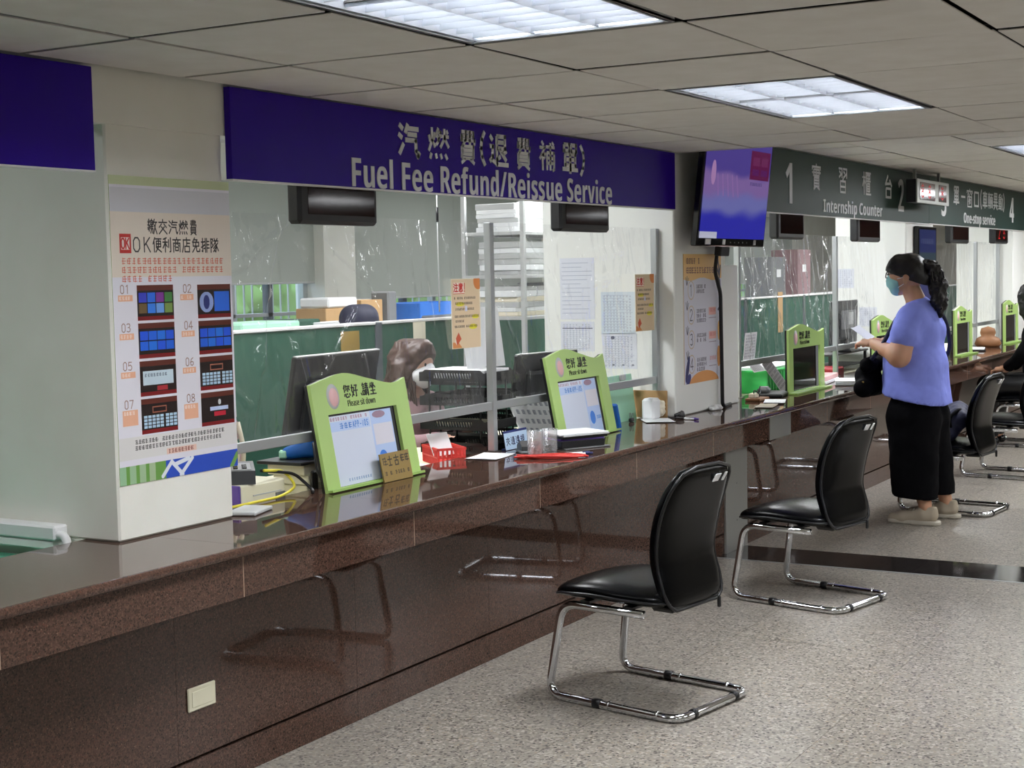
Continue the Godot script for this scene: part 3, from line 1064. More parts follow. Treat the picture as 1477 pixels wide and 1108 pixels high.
# ---------------------------------------------------------------- counter
func build_counter():
	var t := thing("granite_worktop", "long polished brown granite counter top with a deep front edge", "counter top", Vector3(0, TOP, 0))
	var js := [-2.98]
	for k in range(-1, 20):
		js.append(2.367 + 0.873 * k)
	js.append(25.9)
	# cross section of the slab, z to the right, rounded front edge
	var prof := PackedVector2Array()
	for i in 9:
		var a := -PI / 2 + PI * i / 8.0
		prof.append(Vector2(EDGE + 0.002 + 0.013 * cos(a), -0.016 + 0.015 * sin(a)))
	prof.append(Vector2(REAR, -0.001))
	prof.append(Vector2(REAR, -0.031))
	var fasc := []
	for i in js.size() - 1:
		var x0: float = js[i] + 0.0005
		var x1: float = js[i + 1] - 0.0005
		var st := flat()
		# local x of the outline runs along world z, extruded along world -x
		prism(st, prof, x1 - x0, Transform3D(Basis(Vector3(0, 0, 1), Vector3(0, 1, 0), Vector3(-1, 0, 0)), Vector3(x0, 0, 0)))
		put(st, M.granite, "top_slab", t)
		put(bb(x0 + 0.0012, x1 - 0.0012, -0.151, -0.0315, EDGE - 0.032, EDGE - 0.012, 0.0005), M.granite, "edge_slab", t)
		put(bb(x1 - 0.0008, x1 + 0.0018, -0.1505, -0.032, EDGE - 0.032, EDGE - 0.0123), M.grout, "joint_line", t)
	put(bb(-2.98, 25.9, -0.148, -0.034, EDGE - 0.05, EDGE - 0.0335), M.grout, "joint_filler", t)
	put(bb(-2.98, 25.9, -0.146, -0.031, -2.98, EDGE - 0.05), M.joint, "soffit", t)
	put(bb(7.51, 7.835, -0.156, -0.028, EDGE - 0.013, EDGE - 0.008, 0.001), M.brushed, "joint_plate", t)
	var b := thing("service_counter", "polished brown granite panels under the counter, down to the floor", "counter", Vector3.ZERO)
	for i in js.size() - 1:
		var x0: float = js[i] - 0.09
		var x1: float = js[i + 1] - 0.09
		if i == js.size() - 2:
			x1 = 25.9
		put(bb(x0 + 0.0006, x1 - 0.0006, 0.112, 0.602, -2.98, -2.96), M.granite, "base_panel", b)
		put(bb(x0 + 0.0006, x1 - 0.0006, 0.0, 0.102, -2.98, -2.96), M.granite, "plinth", b)
	put(bb(-2.98, 25.9, 0.0, 0.60, -3.15, -2.981), M.joint, "backing", b)
	put(bb(7.325, 7.635, 0.0, 0.603, -2.96, -2.948, 0.001), M.brushed, "joint_plate", b)
	for y in [0.16, 0.36, 0.56]:
		var sc := smooth()
		lathe(sc, [Vector2(0, 0.003), Vector2(0.004, 0.002), Vector2(0.005, 0.0)], 10, Transform3D(Basis(Vector3.RIGHT, PI / 2), Vector3(7.48, y, -2.948)))
		put(sc, M.steel, "screw", b)
	var o := thing("outlet_cover", "beige blank socket cover on the brown counter base", "socket cover", Vector3(3.25, 0.285, -2.96))
	put(box(Vector3(0, 0, 0.004), Vector3(0.118, 0.07, 0.008), 0.003), M.cream, "plate", o)
	put(box(Vector3(0, 0, 0.009), Vector3(0.09, 0.046, 0.002), 0.001), M.cream, "blank", o)
	var desks := [[3.64, 7.02, "cream staff desk behind the counter, first bay"], [7.75, 11.38, "cream staff desk behind the counter, second bay"], [12.26, 15.3, "cream staff desk behind the counter, third bay"]]
	for d in desks:
		var q := thing("staff_desk", d[2], "desk", Vector3(0, 0, 0), 0.0, "staff desks")
		put(bb(d[0], d[1], DESK - 0.03, DESK, -3.80, -3.28, 0.003), M.cream, "desk_top", q)
		for x in [d[0] + 0.03, d[1] - 0.03]:
			put(bb(x - 0.015, x + 0.015, 0, DESK - 0.03, -3.78, -3.3), M.light_grey, "side_panel", q)

# ---------------------------------------------------------------- signs
func sign_board(x0: float, x1: float, y0: float, y1: float, z: float, m: Material, label: String) -> Node3D:
	var t := thing("sign_board", label, "sign", Vector3(x0, y0, z))
	put(bb(0, x1 - x0, 0.006, y1 - y0, -0.025, 0, 0.001), m, "panel", t)
	put(bb(0, x1 - x0, 0, 0.0055, -0.026, 0.002), M.sign_edge, "edge_strip", t)
	return t

func sign_text(t: Node3D, list: Array, thick: float):
	# [characters, left, right, bottom, top] in world metres
	for e in list:
		var at := Vector3(e[1] - t.position.x, e[3] - t.position.y, 0.0005)
		var s: String = e[0]
		var mesh: ArrayMesh
		if GLYPH.has(s) and s.unicode_at(0) > 200 or s in ["(", ")"]:
			mesh = glyph_mesh(s, e[2] - e[1], e[4] - e[3], thick * (1.0 if strokes(s).size() < 9 else 0.76), 0.003)
		else:
			mesh = latin_mesh(s, e[4] - e[3], e[2] - e[1], 0.003, true)
		var o := put_mesh(mesh, M.letter_white, "lettering", t)
		o.position = at

func build_signs():
	sign_board(-2.98, 3.04, 1.807, 2.098, -3.085, M.violet, "plain violet sign board beyond the banner pillar, cut by the picture's left edge")
	var a := sign_board(3.615, 7.02, 1.81, 2.10, -3.085, M.violet, "violet sign reading Fuel Fee Refund/Reissue Service")
	var top := 2.071
	var bot := 1.937
	sign_text(a, [["汽", 4.529, 4.675, bot, top], ["燃", 4.728, 4.878, bot, top], ["費", 4.93, 5.095, bot, top], ["(", 5.07, 5.175, bot, top], ["退", 5.172, 5.335, bot, top], ["費", 5.37, 5.54, bot, top], ["補", 5.585, 5.735, bot, top], ["單", 5.795, 5.952, bot, top], [")", 5.94, 6.05, bot, top]], 0.0175)
	sign_text(a, [["Fuel Fee Refund/Reissue Service", 4.243, 6.285, 1.815, 1.925]], 0.01)
	var g := sign_board(7.76, 12.03, 1.835, 2.222, -3.09, M.sign_green, "dark green sign reading 1 Internship Counter 2")
	sign_text(g, [["實", 9.15, 9.345, 2.0, 2.17], ["習", 9.688, 9.9, 2.0, 2.172], ["櫃", 10.228, 10.44, 2.0, 2.174], ["台", 10.768, 10.985, 2.0, 2.175]], 0.018)
	sign_text(g, [["1", 8.675, 8.79, 1.9, 2.145], ["2", 11.135, 11.285, 1.917, 2.157], ["Internship Counter", 9.383, 10.714, 1.838, 1.953]], 0.01)
	var g2 := sign_board(12.037, 17.6, 1.838, 2.222, -3.09, M.sign_green, "dark green sign reading One-stop service, between counters 3 and 4")
	sign_text(g2, [["單", 12.82, 13.025, 2.015, 2.175], ["一", 13.09, 13.245, 2.015, 2.175], ["窗", 13.29, 13.52, 2.01, 2.175], ["口", 13.55, 13.78, 2.01, 2.175], ["(", 13.77, 13.9, 2.01, 2.18], ["車", 13.9, 14.1, 2.015, 2.175], ["輛", 14.12, 14.32, 2.015, 2.175], ["異", 14.34, 14.54, 2.015, 2.175], ["動", 14.56, 14.755, 2.015, 2.175], [")", 14.74, 14.87, 2.01, 2.18]], 0.018)
	sign_text(g2, [["3", 12.42, 12.575, 1.912, 2.15], ["4", 15.06, 15.26, 1.915, 2.155], ["One-stop service", 13.19, 14.425, 1.842, 1.965]], 0.01)
	# ticket number displays hanging under the signs
	var nd := [[4.0, 4.455, 1.686, -3.125, "blank ticket number display under the violet sign, next to the banner pillar"], [5.86, 6.345, 1.69, -3.125, "blank ticket number display under the violet sign's end, before the white side wall"], [8.64, 9.12, 1.686, -3.125, "blank ticket number display under the numeral 1"], [10.25, 10.80, 1.684, -3.125, "blank ticket number display under the green sign, left of the numeral 2"], [12.92, 13.55, 1.695, -3.125, "blank ticket number display below the words One-stop service"], [14.6, 15.18, 1.706, -3.125, "ticket number display with lit red digits under the numeral 4"]]
	for i in nd.size():
		var d: Array = nd[i]
		var w: float = d[1] - d[0]
		var t := thing("number_display", d[4], "display", Vector3((d[0] + d[1]) / 2, d[2], d[3]), 0.0, "ticket number displays")
		put(box(Vector3(0, 0.11, -0.03), Vector3(w, 0.22, 0.06), 0.012), M.black_plastic, "case", t)
		put(box(Vector3(0.01, 0.115, 0.0008), Vector3(w - 0.07, 0.165, 0.002)), M.led_dark, "window", t)
		if i == 5:
			digits(t, "28", Vector3(-w * 0.3, 0.045, 0.002), 0.13, 0.13, 0.2)
	# the four digit display on the green sign
	var h := thing("queue_display", "silver box display with red digits in front of the green signs' seam", "display", Vector3(11.5, 1.975, -2.93))
	put(bb(-0.46, 0.46, 0.0, 0.17, -0.075, 0.0, 0.004), M.black_plastic, "case", h)
	put(bb(-0.47, 0.47, -0.004, 0.174, 0.0, 0.012, 0.003), M.brushed, "face_frame", h)
	put(bb(-0.40, 0.03, 0.02, 0.15, 0.0125, 0.015), M.led_window, "digit_window", h)
	put(bb(0.15, 0.38, 0.02, 0.15, 0.0125, 0.015), M.led_window, "digit_window", h)
	digits(h, "88", Vector3(-0.38, 0.035, 0.0155), 0.1, 0.1, 0.2)
	digits(h, "8", Vector3(0.2, 0.035, 0.0155), 0.1, 0.1, 0.2)
	for s in [-0.35, 0.35]:
		put(bb(s - 0.01, s + 0.01, 0.174, 0.25, -0.05, -0.03), M.steel, "bracket", h)

# a lit digit drawn in dots
func digits(t: Node3D, s: String, at: Vector3, w: float, h: float, step: float):
	var st := flat()
	for i in s.length():
		for line in strokes(s[i]):
			for k in line.size() - 1:
				var a := Vector2(line[k].x, 100.0 - line[k].y) * 0.01
				var b := Vector2(line[k + 1].x, 100.0 - line[k + 1].y) * 0.01
				var n := maxi(1, int(a.distance_to(b) / 0.13))
				for q in n:
					var p := a.lerp(b, float(q) / n)
					bx(st, at + Vector3(i * step + p.x * w, p.y * h, 0.0), Vector3(0.012, 0.012, 0.002))
	put(st, M.led_red, "digit_dots", t).set_meta("kind", "stuff")

# ---------------------------------------------------------------- television sets, posts and clear sheets
func build_screens():
	# wide television hanging from the ceiling, tipped forward
	var im := canvas(480, 280, rgb8(86, 72, 170))
	for y in 280:
		for x in range(0, 480):
			var n := sin(x * 0.035 + y * 0.02) * 0.5 + sin(x * 0.011 - y * 0.05) * 0.5
			var yy := y + n * 9.0
			var base := rgb8(94, 78, 168).lerp(rgb8(148, 118, 186), smoothstep(84.0, 112.0, yy))
			base = base.lerp(rgb8(128, 130, 204), smoothstep(140.0, 176.0, yy))
			base = base.lerp(rgb8(58, 58, 196), smoothstep(190.0, 226.0, yy))
			im.set_pixel(x, y, base)
	rect(im, 322, 26, 150, 82, rgb8(112, 36, 88))
	for k in 2:
		rect(im, 340 + k * 66, 44, 50, 24, rgb8(126, 52, 104))
		rect(im, 340 + k * 66, 78, 50, 18, rgb8(104, 40, 110))
	fine_print(im, 330, 116, 8, 9, 12, rgb8(60, 56, 120))
	ellipse(im, 60, 100, 16, 34, rgb8(196, 150, 206))
	for k in 5:
		ink(im, Vector2(90 + k * 34, 104), Vector2(104 + k * 36, 160), 7, rgb8(164, 126, 196))
	rect(im, 0, 262, 120, 18, rgb8(214, 216, 240))
	var scr := printed(im, 0.08, "screen_picture")
	scr.emission_enabled = true
	scr.emission_operator = BaseMaterial3D.EMISSION_OP_MULTIPLY
	scr.emission = Color.WHITE
	scr.emission_texture = scr.albedo_texture
	scr.emission_energy_multiplier = 0.55
	scr.albedo_texture = null
	scr.albedo_color = rgb8(8, 8, 10)
	var t := thing("television", "wide television showing a violet picture, hung beside the green sign", "television", Vector3(7.575, 1.63, -3.0))
	t.rotation.x = 0.11
	put(box(Vector3(0, 0.29, -0.02), Vector3(0.97, 0.585, 0.035), 0.005), M.black_gloss, "case", t)
	put(box(Vector3(0.05, 0.27, -0.06), Vector3(0.6, 0.36, 0.05), 0.01), M.black_plastic, "back_cover", t)
	card(t, "screen", 0.935, 0.53, scr, Transform3D(Basis(), Vector3(0, 0.305, 0.0005)), M.black_gloss)
	for s in [[-0.34, 0.07, M.paper], [-0.12, 0.035, M.paper], [0.33, 0.035, M.light_grey]]:
		put(box(Vector3(s[0], 0.022, -0.001), Vector3(s[1], 0.028, 0.003)), s[2], "sticker", t)
	for k in 5:
		put(box(Vector3(-0.03 + k * 0.06, 0.02, -0.001), Vector3(0.012, 0.006, 0.003)), M.grey_plastic, "button", t)
	put(box(Vector3(-0.05, -0.03, -0.035), Vector3(0.12, 0.05, 0.04), 0.004), M.black_plastic, "cable_box", t)
	var br := flat()
	bx(br, Vector3(0.05, 0.3, -0.085), Vector3(0.1, 0.1, 0.02))
	put(br, M.steel, "wall_bracket", t)
	var cb := smooth()
	tube(cb, fillet([Vector3(7.50, 1.64, -3.05), Vector3(7.50, 1.5, -3.07), Vector3(7.56, 1.42, -3.075), Vector3(7.60, 1.38, -3.08), Vector3(7.615, 0.77, -3.08), Vector3(7.64, 0.757, -3.08), Vector3(7.78, 0.757, -3.10)], 0.03), 0.011, 8)
	tag(put(cb, M.black_plastic, "power_cable"), "thick black cable running down the pillar from the television to the counter", "cable")
	# slim portrait screen on the third pillar
	var p := thing("information_screen", "slim blue upright screen on the pillar behind the standing woman", "screen", Vector3(11.88, 1.05, -3.10))
	put(box(Vector3(0, 0.38, 0.02), Vector3(0.54, 0.77, 0.04), 0.006), M.black_gloss, "case", p)
	var im2 := canvas(128, 200, rgb8(60, 70, 130))
	rect(im2, 0, 50, 128, 26, rgb8(78, 96, 110))
	rect(im2, 8, 90, 112, 60, rgb8(84, 88, 150))
	fine_print(im2, 14, 20, 7, 10, 14, rgb8(140, 150, 190))
	fine_print(im2, 14, 100, 7, 10, 14, rgb8(170, 176, 210))
	var s2 := printed(im2, 0.08, "screen_picture")
	s2.emission_enabled = true
	s2.emission_operator = BaseMaterial3D.EMISSION_OP_MULTIPLY
	s2.emission = Color.WHITE
	s2.emission_texture = s2.albedo_texture
	s2.emission_energy_multiplier = 0.4
	s2.albedo_texture = null
	s2.albedo_color = rgb8(8, 8, 10)
	card(p, "screen", 0.5, 0.72, s2, Transform3D(Basis(), Vector3(0, 0.38, 0.0405)), M.black_gloss)
	# steel posts and rails that carry the sheets
	var zf := -3.245
	screen_frame([[3.625, zf], [5.43, zf], [7.022, -3.205]], false, "steel posts and rail that hold the clear sheets of the first bay")
	screen_frame([[8.27, zf], [10.11, zf], [11.40, zf]], true, "steel posts and rail that hold the clear sheets of the second bay")
	screen_frame([[12.24, zf], [14.32, zf], [15.28, zf]], false, "steel posts and rail that hold the clear sheets of the third bay")
	# the sheets: creases are [x, y, x, y, height, width] in metres from the lower left corner
	clear_sheet(3.63, 5.42, zf - 0.024, "clear plastic sheet with long creases between the banner pillar and the first post", [
		[0.46, 0.74, 0.24, 0.60, 0.012, 0.014], [0.24, 0.60, 0.02, 0.54, 0.012, 0.016], [0.40, 0.74, 0.34, 0.5, 0.02, 0.02], [0.34, 0.5, 0.3, 0.25, 0.016, 0.02], [0.30, 0.3, 0.26, 0.03, 0.012, 0.016],
		[0.56, 0.76, 0.72, 0.64, 0.010, 0.012], [0.72, 0.64, 0.95, 0.5, 0.009, 0.012], [0.95, 0.5, 1.0, 0.42, 0.008, 0.012], [0.86, 0.42, 0.7, 0.25, 0.008, 0.010], [0.7, 0.25, 0.56, 0.05, 0.008, 0.01],
		[0.02, 0.3, 0.25, 0.12, 0.008, 0.012], [0.48, 0.38, 0.6, 0.36, 0.009, 0.014], [0.5, 0.3, 0.54, 0.18, 0.01, 0.01], [0.9, 0.25, 0.95, 0.12, 0.008, 0.01]])
	clear_sheet(5.44, 7.02, zf - 0.024, "clear plastic sheet in front of the white side wall, past the first post", [
		[0.06, 0.74, 0.02, 0.55, 0.012, 0.014], [0.02, 0.55, 0.22, 0.44, 0.012, 0.014], [0.22, 0.44, 0.4, 0.46, 0.01, 0.014], [0.4, 0.46, 0.42, 0.58, 0.01, 0.014], [0.25, 0.74, 0.5, 0.56, 0.012, 0.014], [0.5, 0.56, 0.66, 0.44, 0.012, 0.02],
		[0.7, 0.34, 0.8, 0.2, 0.010, 0.012], [0.8, 0.2, 0.9, 0.24, 0.010, 0.012], [0.1, 0.4, 0.3, 0.1, 0.012, 0.03], [0.9, 0.62, 1.3, 0.66, 0.008, 0.02], [0.95, 0.5, 1.2, 0.52, 0.006, 0.02]])
	clear_sheet(8.28, 10.1, zf - 0.024, "heavily crumpled clear sheet at counter 1, beside the television", [
		[0.62, 0.74, 0.46, 0.5, 0.014, 0.014], [0.62, 0.74, 0.58, 0.46, 0.014, 0.014], [0.66, 0.74, 0.8, 0.62, 0.012, 0.014], [0.46, 0.5, 0.2, 0.3, 0.014, 0.02], [0.58, 0.46, 0.6, 0.2, 0.014, 0.016], [0.6, 0.4, 0.5, 0.1, 0.014, 0.02],
		[1.7, 0.6, 1.4, 0.3, 0.014, 0.02], [1.4, 0.3, 1.2, 0.04, 0.014, 0.02], [1.6, 0.4, 1.45, 0.1, 0.012, 0.014], [1.72, 0.3, 1.6, 0.06, 0.012, 0.014], [0.06, 0.6, 0.2, 0.1, 0.012, 0.02], [0.3, 0.25, 0.5, 0.32, 0.012, 0.02], [0.9, 0.45, 1.0, 0.3, 0.012, 0.02], [0.7, 0.3, 0.9, 0.05, 0.012, 0.02]])
	clear_sheet(10.12, 11.39, zf - 0.024, "clear sheet behind the woman in the lilac blouse", [
		[0.3, 0.7, 0.5, 0.3, 0.01, 0.03], [0.5, 0.3, 0.9, 0.2, 0.01, 0.03], [0.8, 0.7, 0.9, 0.3, 0.01, 0.03]])
	clear_sheet(12.26, 14.3, zf - 0.024, "creased clear sheet between the upright screen and the third bay's post", [
		[1.0, 0.74, 0.8, 0.4, 0.014, 0.03], [0.8, 0.4, 0.6, 0.05, 0.014, 0.03], [1.3, 0.7, 1.1, 0.3, 0.012, 0.03], [1.1, 0.3, 0.95, 0.05, 0.012, 0.03], [0.5, 0.6, 0.4, 0.3, 0.01, 0.03]])
	clear_sheet(14.34, 15.27, zf - 0.024, "clear sheet under the lit red ticket display", [
		[0.75, 0.74, 0.8, 0.5, 0.014, 0.03], [0.8, 0.5, 0.6, 0.1, 0.012, 0.03]])
	# notices taped to the sheets
	notice(Vector3(5.25, 1.345, zf - 0.008), "orange edged attention notice taped on the clear sheet beside the first post", true)
	notice(Vector3(6.885, 1.347, -3.20), "orange edged attention notice taped on the sheet over the white side wall", true)

func screen_frame(posts: Array, first: bool, label: String):
	var t := thing("sheet_frame", label, "frame", Vector3(posts[0][0], TOP, posts[0][1]))
	for i in posts.size():
		var x: float = posts[i][0] - posts[0][0]
		var z: float = posts[i][1] - posts[0][1]
		var last: bool = i == posts.size() - 1 and first
		if (i > 0 or first) and not last:
			put(bb(x - 0.016, x + 0.016, 0.003, 0.972, z - 0.016, z + 0.016, 0.002), M.aluminium, "post", t)
			put(bb(x - 0.02, x + 0.02, 0.0, 0.003, z - 0.02, z + 0.03), M.steel, "foot_plate", t)
		if i > 0:
			var a := Vector3(posts[i - 1][0] - posts[0][0] + 0.017, 0.195, posts[i - 1][1] - posts[0][1])
			var b := Vector3(x - (0.017 if not last else 0.0), 0.195, z)
			var d := (b - a).normalized()
			put(box(Vector3((a.distance_to(b)) / 2, 0, 0), Vector3(a.distance_to(b), 0.035, 0.02), 0.002, Transform3D(Basis(d, Vector3.UP, d.cross(Vector3.UP)), a)), M.aluminium, "rail", t)

func clear_sheet(x0: float, x1: float, z: float, label: String, creases: Array):
	var w := x1 - x0
	var h := 0.77
	var fn := FastNoiseLite.new()
	fn.seed = int(x0 * 10.0)
	fn.frequency = 2.2
	var rn := FastNoiseLite.new()
	rn.seed = fn.seed + 5
	rn.frequency = 3.2
	rn.fractal_type = FastNoiseLite.FRACTAL_RIDGED
	rn.fractal_octaves = 3
	var rough := 0.016 if absf(x0 - 8.28) < 0.01 else 0.004
	var cs := []
	for c in creases:
		cs.append([Vector2(c[0], c[1]), Vector2(c[2], c[3]), c[4], c[5]])
	var st := smooth()
	var nu := int(w / 0.0075)
	sheet(st, func(u, v):
		var p := Vector2(u * w, v * h)
		var d: float = fn.get_noise_2d(p.x, p.y) * 0.006 * (1.0 - 0.7 * v) + rn.get_noise_2d(p.x * 1.5 + p.y * 0.3, p.y * 0.3) * rough
		for c in cs:
			var a: Vector2 = c[0]
			var b: Vector2 = c[1]
			var ab := b - a
			var t := clampf((p - a).dot(ab) / maxf(ab.length_squared(), 1e-6), 0.0, 1.0)
			var q := (p - a - ab * t).length() / float(c[3])
			if q < 3.0:
				d += float(c[2]) * 0.6 * exp(-q * q)
		return Vector3(p.x, p.y, d * 1.8), nu, 104)
	var o := put(st, M.film, "clear_sheet")
	o.position = Vector3(x0, 0.955, z)
	if absf(x0 - 5.44) < 0.01:
		o.rotation.y = -0.025
	tag(o, label, "plastic sheet", "clear sheets over the counter")

var notice_mat: StandardMaterial3D
func notice(at: Vector3, label: String, _near: bool):
	if notice_mat == null:
		var im := canvas(210, 290, rgb8(232, 208, 172))
		for e in [0, 207]:
			rect(im, e, 0, 3, 290, rgb8(246, 236, 214))
		rect(im, 0, 0, 210, 3, rgb8(246, 236, 214))
		ellipse(im, 196, 12, 34, 34, rgb8(226, 140, 76))
		rect(im, 14, 16, 80, 46, rgb8(250, 232, 214))
		write(im, "注意", 16, 18, 32, 38, 37, 4.6, rgb8(206, 44, 34))
		write(im, "!", 86, 18, 18, 38, 10, 4.6, rgb8(206, 44, 34))
		ink(im, Vector2(14, 62), Vector2(94, 62), 2, rgb8(206, 44, 34))
		for b in [[30, 96, 62, 18], [146, 150, 52, 18], [124, 190, 60, 22]]:
			ellipse(im, b[0] + b[2] / 2.0, b[1] + b[3] / 2.0, b[2] / 2.0, b[3] / 2.0, rgb8(238, 226, 60))
		for row in [[20, 76, 15], [28, 98, 12], [28, 122, 13], [20, 152, 17], [28, 172, 6], [20, 194, 16]]:
			fine_print(im, row[0], row[1], row[2], 9, 10.5, rgb8(70, 52, 44), 1.4)
		rect(im, 96, 114, 18, 22, rgb8(226, 226, 244))
		# folded paper triangles at the foot
		for y in range(218, 287):
			for x in range(4, 80):
				var p := Vector2(x, y)
				if Geometry2D.is_point_in_polygon(p, PackedVector2Array([Vector2(46, 222), Vector2(66, 250), Vector2(34, 276), Vector2(26, 246)])):
					im.set_pixel(x, y, rgb8(206, 92, 60))
				elif Geometry2D.is_point_in_polygon(p, PackedVector2Array([Vector2(26, 246), Vector2(34, 276), Vector2(18, 260)])):
					im.set_pixel(x, y, rgb8(246, 224, 206))
				elif y > 286 - (70 - x) * 0.9 and x < 70 and y > 262:
					im.set_pixel(x, y, rgb8(228, 150, 90))
		notice_mat = printed(im, 0.6, "notice_print")
	var t := thing("notice", label, "notice", at, 0.0, "attention notices")
	card(t, "sheet", 0.225, 0.287, notice_mat, Transform3D())

# ---------------------------------------------------------------- prints on the pillars
func build_pillar_prints():
	# banner with payment steps
	var W := 515
	var H := 900
	var im := canvas(W, H, rgb8(226, 224, 232))
	rect(im, 0, 34, W, 70, rgb8(206, 206, 212))
	rect(im, 0, 104, W, 190, rgb8(226, 214, 200))
	rect(im, 0, 0, W, 26, rgb8(196, 206, 162))
	var dk := rgb8(40, 36, 38)
	write(im, "繳交汽燃費", 150, 122, 40, 46, 44, 3.6, dk)
	write(im, "OK便利商店免排隊", 84, 176, 38, 46, 42, 3.8, dk)
	rect(im, 34, 168, 46, 56, rgb8(196, 48, 44))
	rect(im, 40, 178, 34, 36, rgb8(236, 220, 214))
	write(im, "OK", 38, 180, 20, 32, 17, 4.6, rgb8(196, 48, 44))
	var red := rgb8(206, 92, 72)
	fine_print(im, 40, 238, 21, 18, 21, red, 2.0)
	fine_print(im, 40, 264, 21, 18, 21, red, 2.0)
	fine_print(im, 40, 290, 10, 18, 21, red, 2.0)
	for k in 8:
		var col := k % 2
		var row := int(k / 2.0)
		var x0 := 96 + col * 258
		var y0 := 320 + row * 112 + (0 if col else -2)
		write(im, "0", x0 - 72 + (4 if col else 0), y0 - 2, 26, 26, 20, 2.6, rgb8(150, 120, 112))
		write(im, str(k + 1), x0 - 52 + (4 if col else 0), y0 - 2, 26, 26, 20, 2.6, rgb8(150, 120, 112))
		rect(im, x0 - 76, y0 + 28, 58 if row < 3 else 62, 18 if row != 3 else 46, rgb8(232, 176, 146))
		fine_print(im, x0 - 72, y0 + 32, 4, 10, 12, rgb8(246, 236, 230), 1.4)
		rect(im, x0, y0, 152, 104, rgb8(38, 26, 28))
		rect(im, x0, y0, 152, 16, rgb8(96, 46, 38))
		rect(im, x0, y0 + 92, 152, 12, rgb8(122, 30, 34))
		match k:
			0:
				for a in 8:
					rect(im, x0 + 6 + (a % 4) * 36, y0 + 22 + int(a / 4.0) * 32, 33, 29, [rgb8(60, 70, 190), rgb8(50, 110, 220), rgb8(130, 60, 150), rgb8(70, 130, 70), rgb8(110, 90, 60), rgb8(60, 130, 230), rgb8(110, 160, 230), rgb8(120, 150, 80)][a])
			1:
				ellipse(im, x0 + 40, y0 + 54, 32, 32, rgb8(150, 170, 220))
				ellipse(im, x0 + 40, y0 + 54, 14, 22, rgb8(50, 60, 120))
				rect(im, x0 + 76, y0 + 22, 70, 62, rgb8(50, 110, 224))
			2, 3:
				for a in 8:
					rect(im, x0 + 6 + (a % 4) * 36, y0 + 24 + int(a / 4.0) * 30, 34, 27, rgb8(40, 90 + (a % 3) * 12, 220))
			4:
				rect(im, x0 + 12, y0 + 30, 128, 42, rgb8(196, 214, 224))
				fine_print(im, x0 + 20, y0 + 38, 9, 9, 12, rgb8(70, 80, 100))
				rect(im, x0 + 70, y0 + 76, 44, 14, rgb8(170, 50, 60))
			5, 6:
				rect(im, x0 + 46, y0 + 24, 60, 20, rgb8(150, 96, 76))
				rect(im, x0 + 50, y0 + 28, 52, 12, rgb8(40, 24, 30))
				for a in 32:
					rect(im, x0 + 10 + (a % 8) * 17 + (6 if a % 8 > 4 else 0), y0 + 50 + int(a / 8.0) * 10, 14, 8, rgb8(176, 206, 226))
			7:
				ellipse(im, x0 + 84, y0 + 32, 7, 9, rgb8(200, 210, 210))
				rect(im, x0 + 40, y0 + 46, 84, 12, rgb8(190, 206, 236))
				rect(im, x0 + 58, y0 + 62, 54, 14, rgb8(186, 40, 60))
	rect(im, 0, 762, W, 66, rgb8(220, 218, 216))
	fine_print(im, 66, 772, 28, 12, 14, dk, 1.5)
	fine_print(im, 66, 790, 27, 12, 14, dk, 1.5)
	rect(im, 196, 810, 130, 18, rgb8(230, 196, 180))
	fine_print(im, 204, 813, 8, 12, 14, rgb8(120, 60, 60), 1.5)
	# strip along the foot
	rect(im, 0, 846, W, 54, rgb8(52, 84, 190))
	rect(im, 0, 846, 190, 54, rgb8(110, 160, 80))
	for k in 4:
		rect(im, k * 40, 846, 26, 54, rgb8(150 + k * 6, 190, 150))
	for s in [[176, 892, 216, 852], [216, 852, 262, 896], [254, 896, 306, 850], [230, 862, 290, 850]]:
		ink(im, Vector2(s[0], s[1]), Vector2(s[2], s[3]), 13, rgb8(226, 232, 240))
	ink(im, Vector2(486, 898), Vector2(514, 862), 16, rgb8(110, 160, 80))
	var t := thing("banner", "tall white banner on the pillar, headed OK, with eight numbered payment screens", "poster", Vector3(3.382, 1.36, -3.1225))
	card(t, "sheet", 0.515, 0.895, printed(im, 0.22, "banner_print"), Transform3D(Basis(), Vector3(0, 0, 0)))
	# poster with four numbered steps
	var q := canvas(330, 430, rgb8(226, 226, 238))
	rect(q, 0, 0, 330, 78, rgb8(238, 196, 128))
	for x in 330:
		rect(q, x, 78, 1, 6 + 5 * sin(x * 0.03), rgb8(238, 196, 128))
	fine_print(q, 24, 14, 6, 18, 20, rgb8(110, 56, 66), 2.4)
	fine_print(q, 24, 44, 11, 20, 22, rgb8(110, 56, 66), 2.4)
	for k in 4:
		var y := 120.0 + k * 82
		ring(q, 62, y, 27, 30, 2.6, rgb8(206, 180, 140))
		write(q, str(k + 1), 44, y - 20, 36, 40, 10, 3.0, rgb8(60, 56, 70))
		for s in [[18, y - 42, 26, y - 18], [30, y - 46, 27, y - 18], [40, y - 40, 29, y - 18]]:
			ink(q, Vector2(s[0], s[1]), Vector2(s[2], s[3]), 3, rgb8(60, 60, 74))
		for l in 2 + k % 2:
			fine_print(q, 108, y - 18 + l * 16, 6, 12, 14, rgb8(66, 64, 84), 1.8)
		if k > 0:
			rect(q, 214, y - 22, 64, 26, rgb8(240, 190, 184) if k < 3 else rgb8(222, 218, 232))
			ink(q, Vector2(214, y + 14), Vector2(278, y + 14), 2, rgb8(150, 130, 150))
			fine_print(q, 222, y - 18, 4, 12, 14, rgb8(206, 110, 110), 1.6)
	for s in [[300, 10, 314, 70], [282, 30, 312, 74], [322, 40, 306, 100], [316, 90, 324, 140], [300, 190, 322, 176]]:
		ink(q, Vector2(s[0], s[1]), Vector2(s[2], s[3]), 9, rgb8(46, 46, 70))
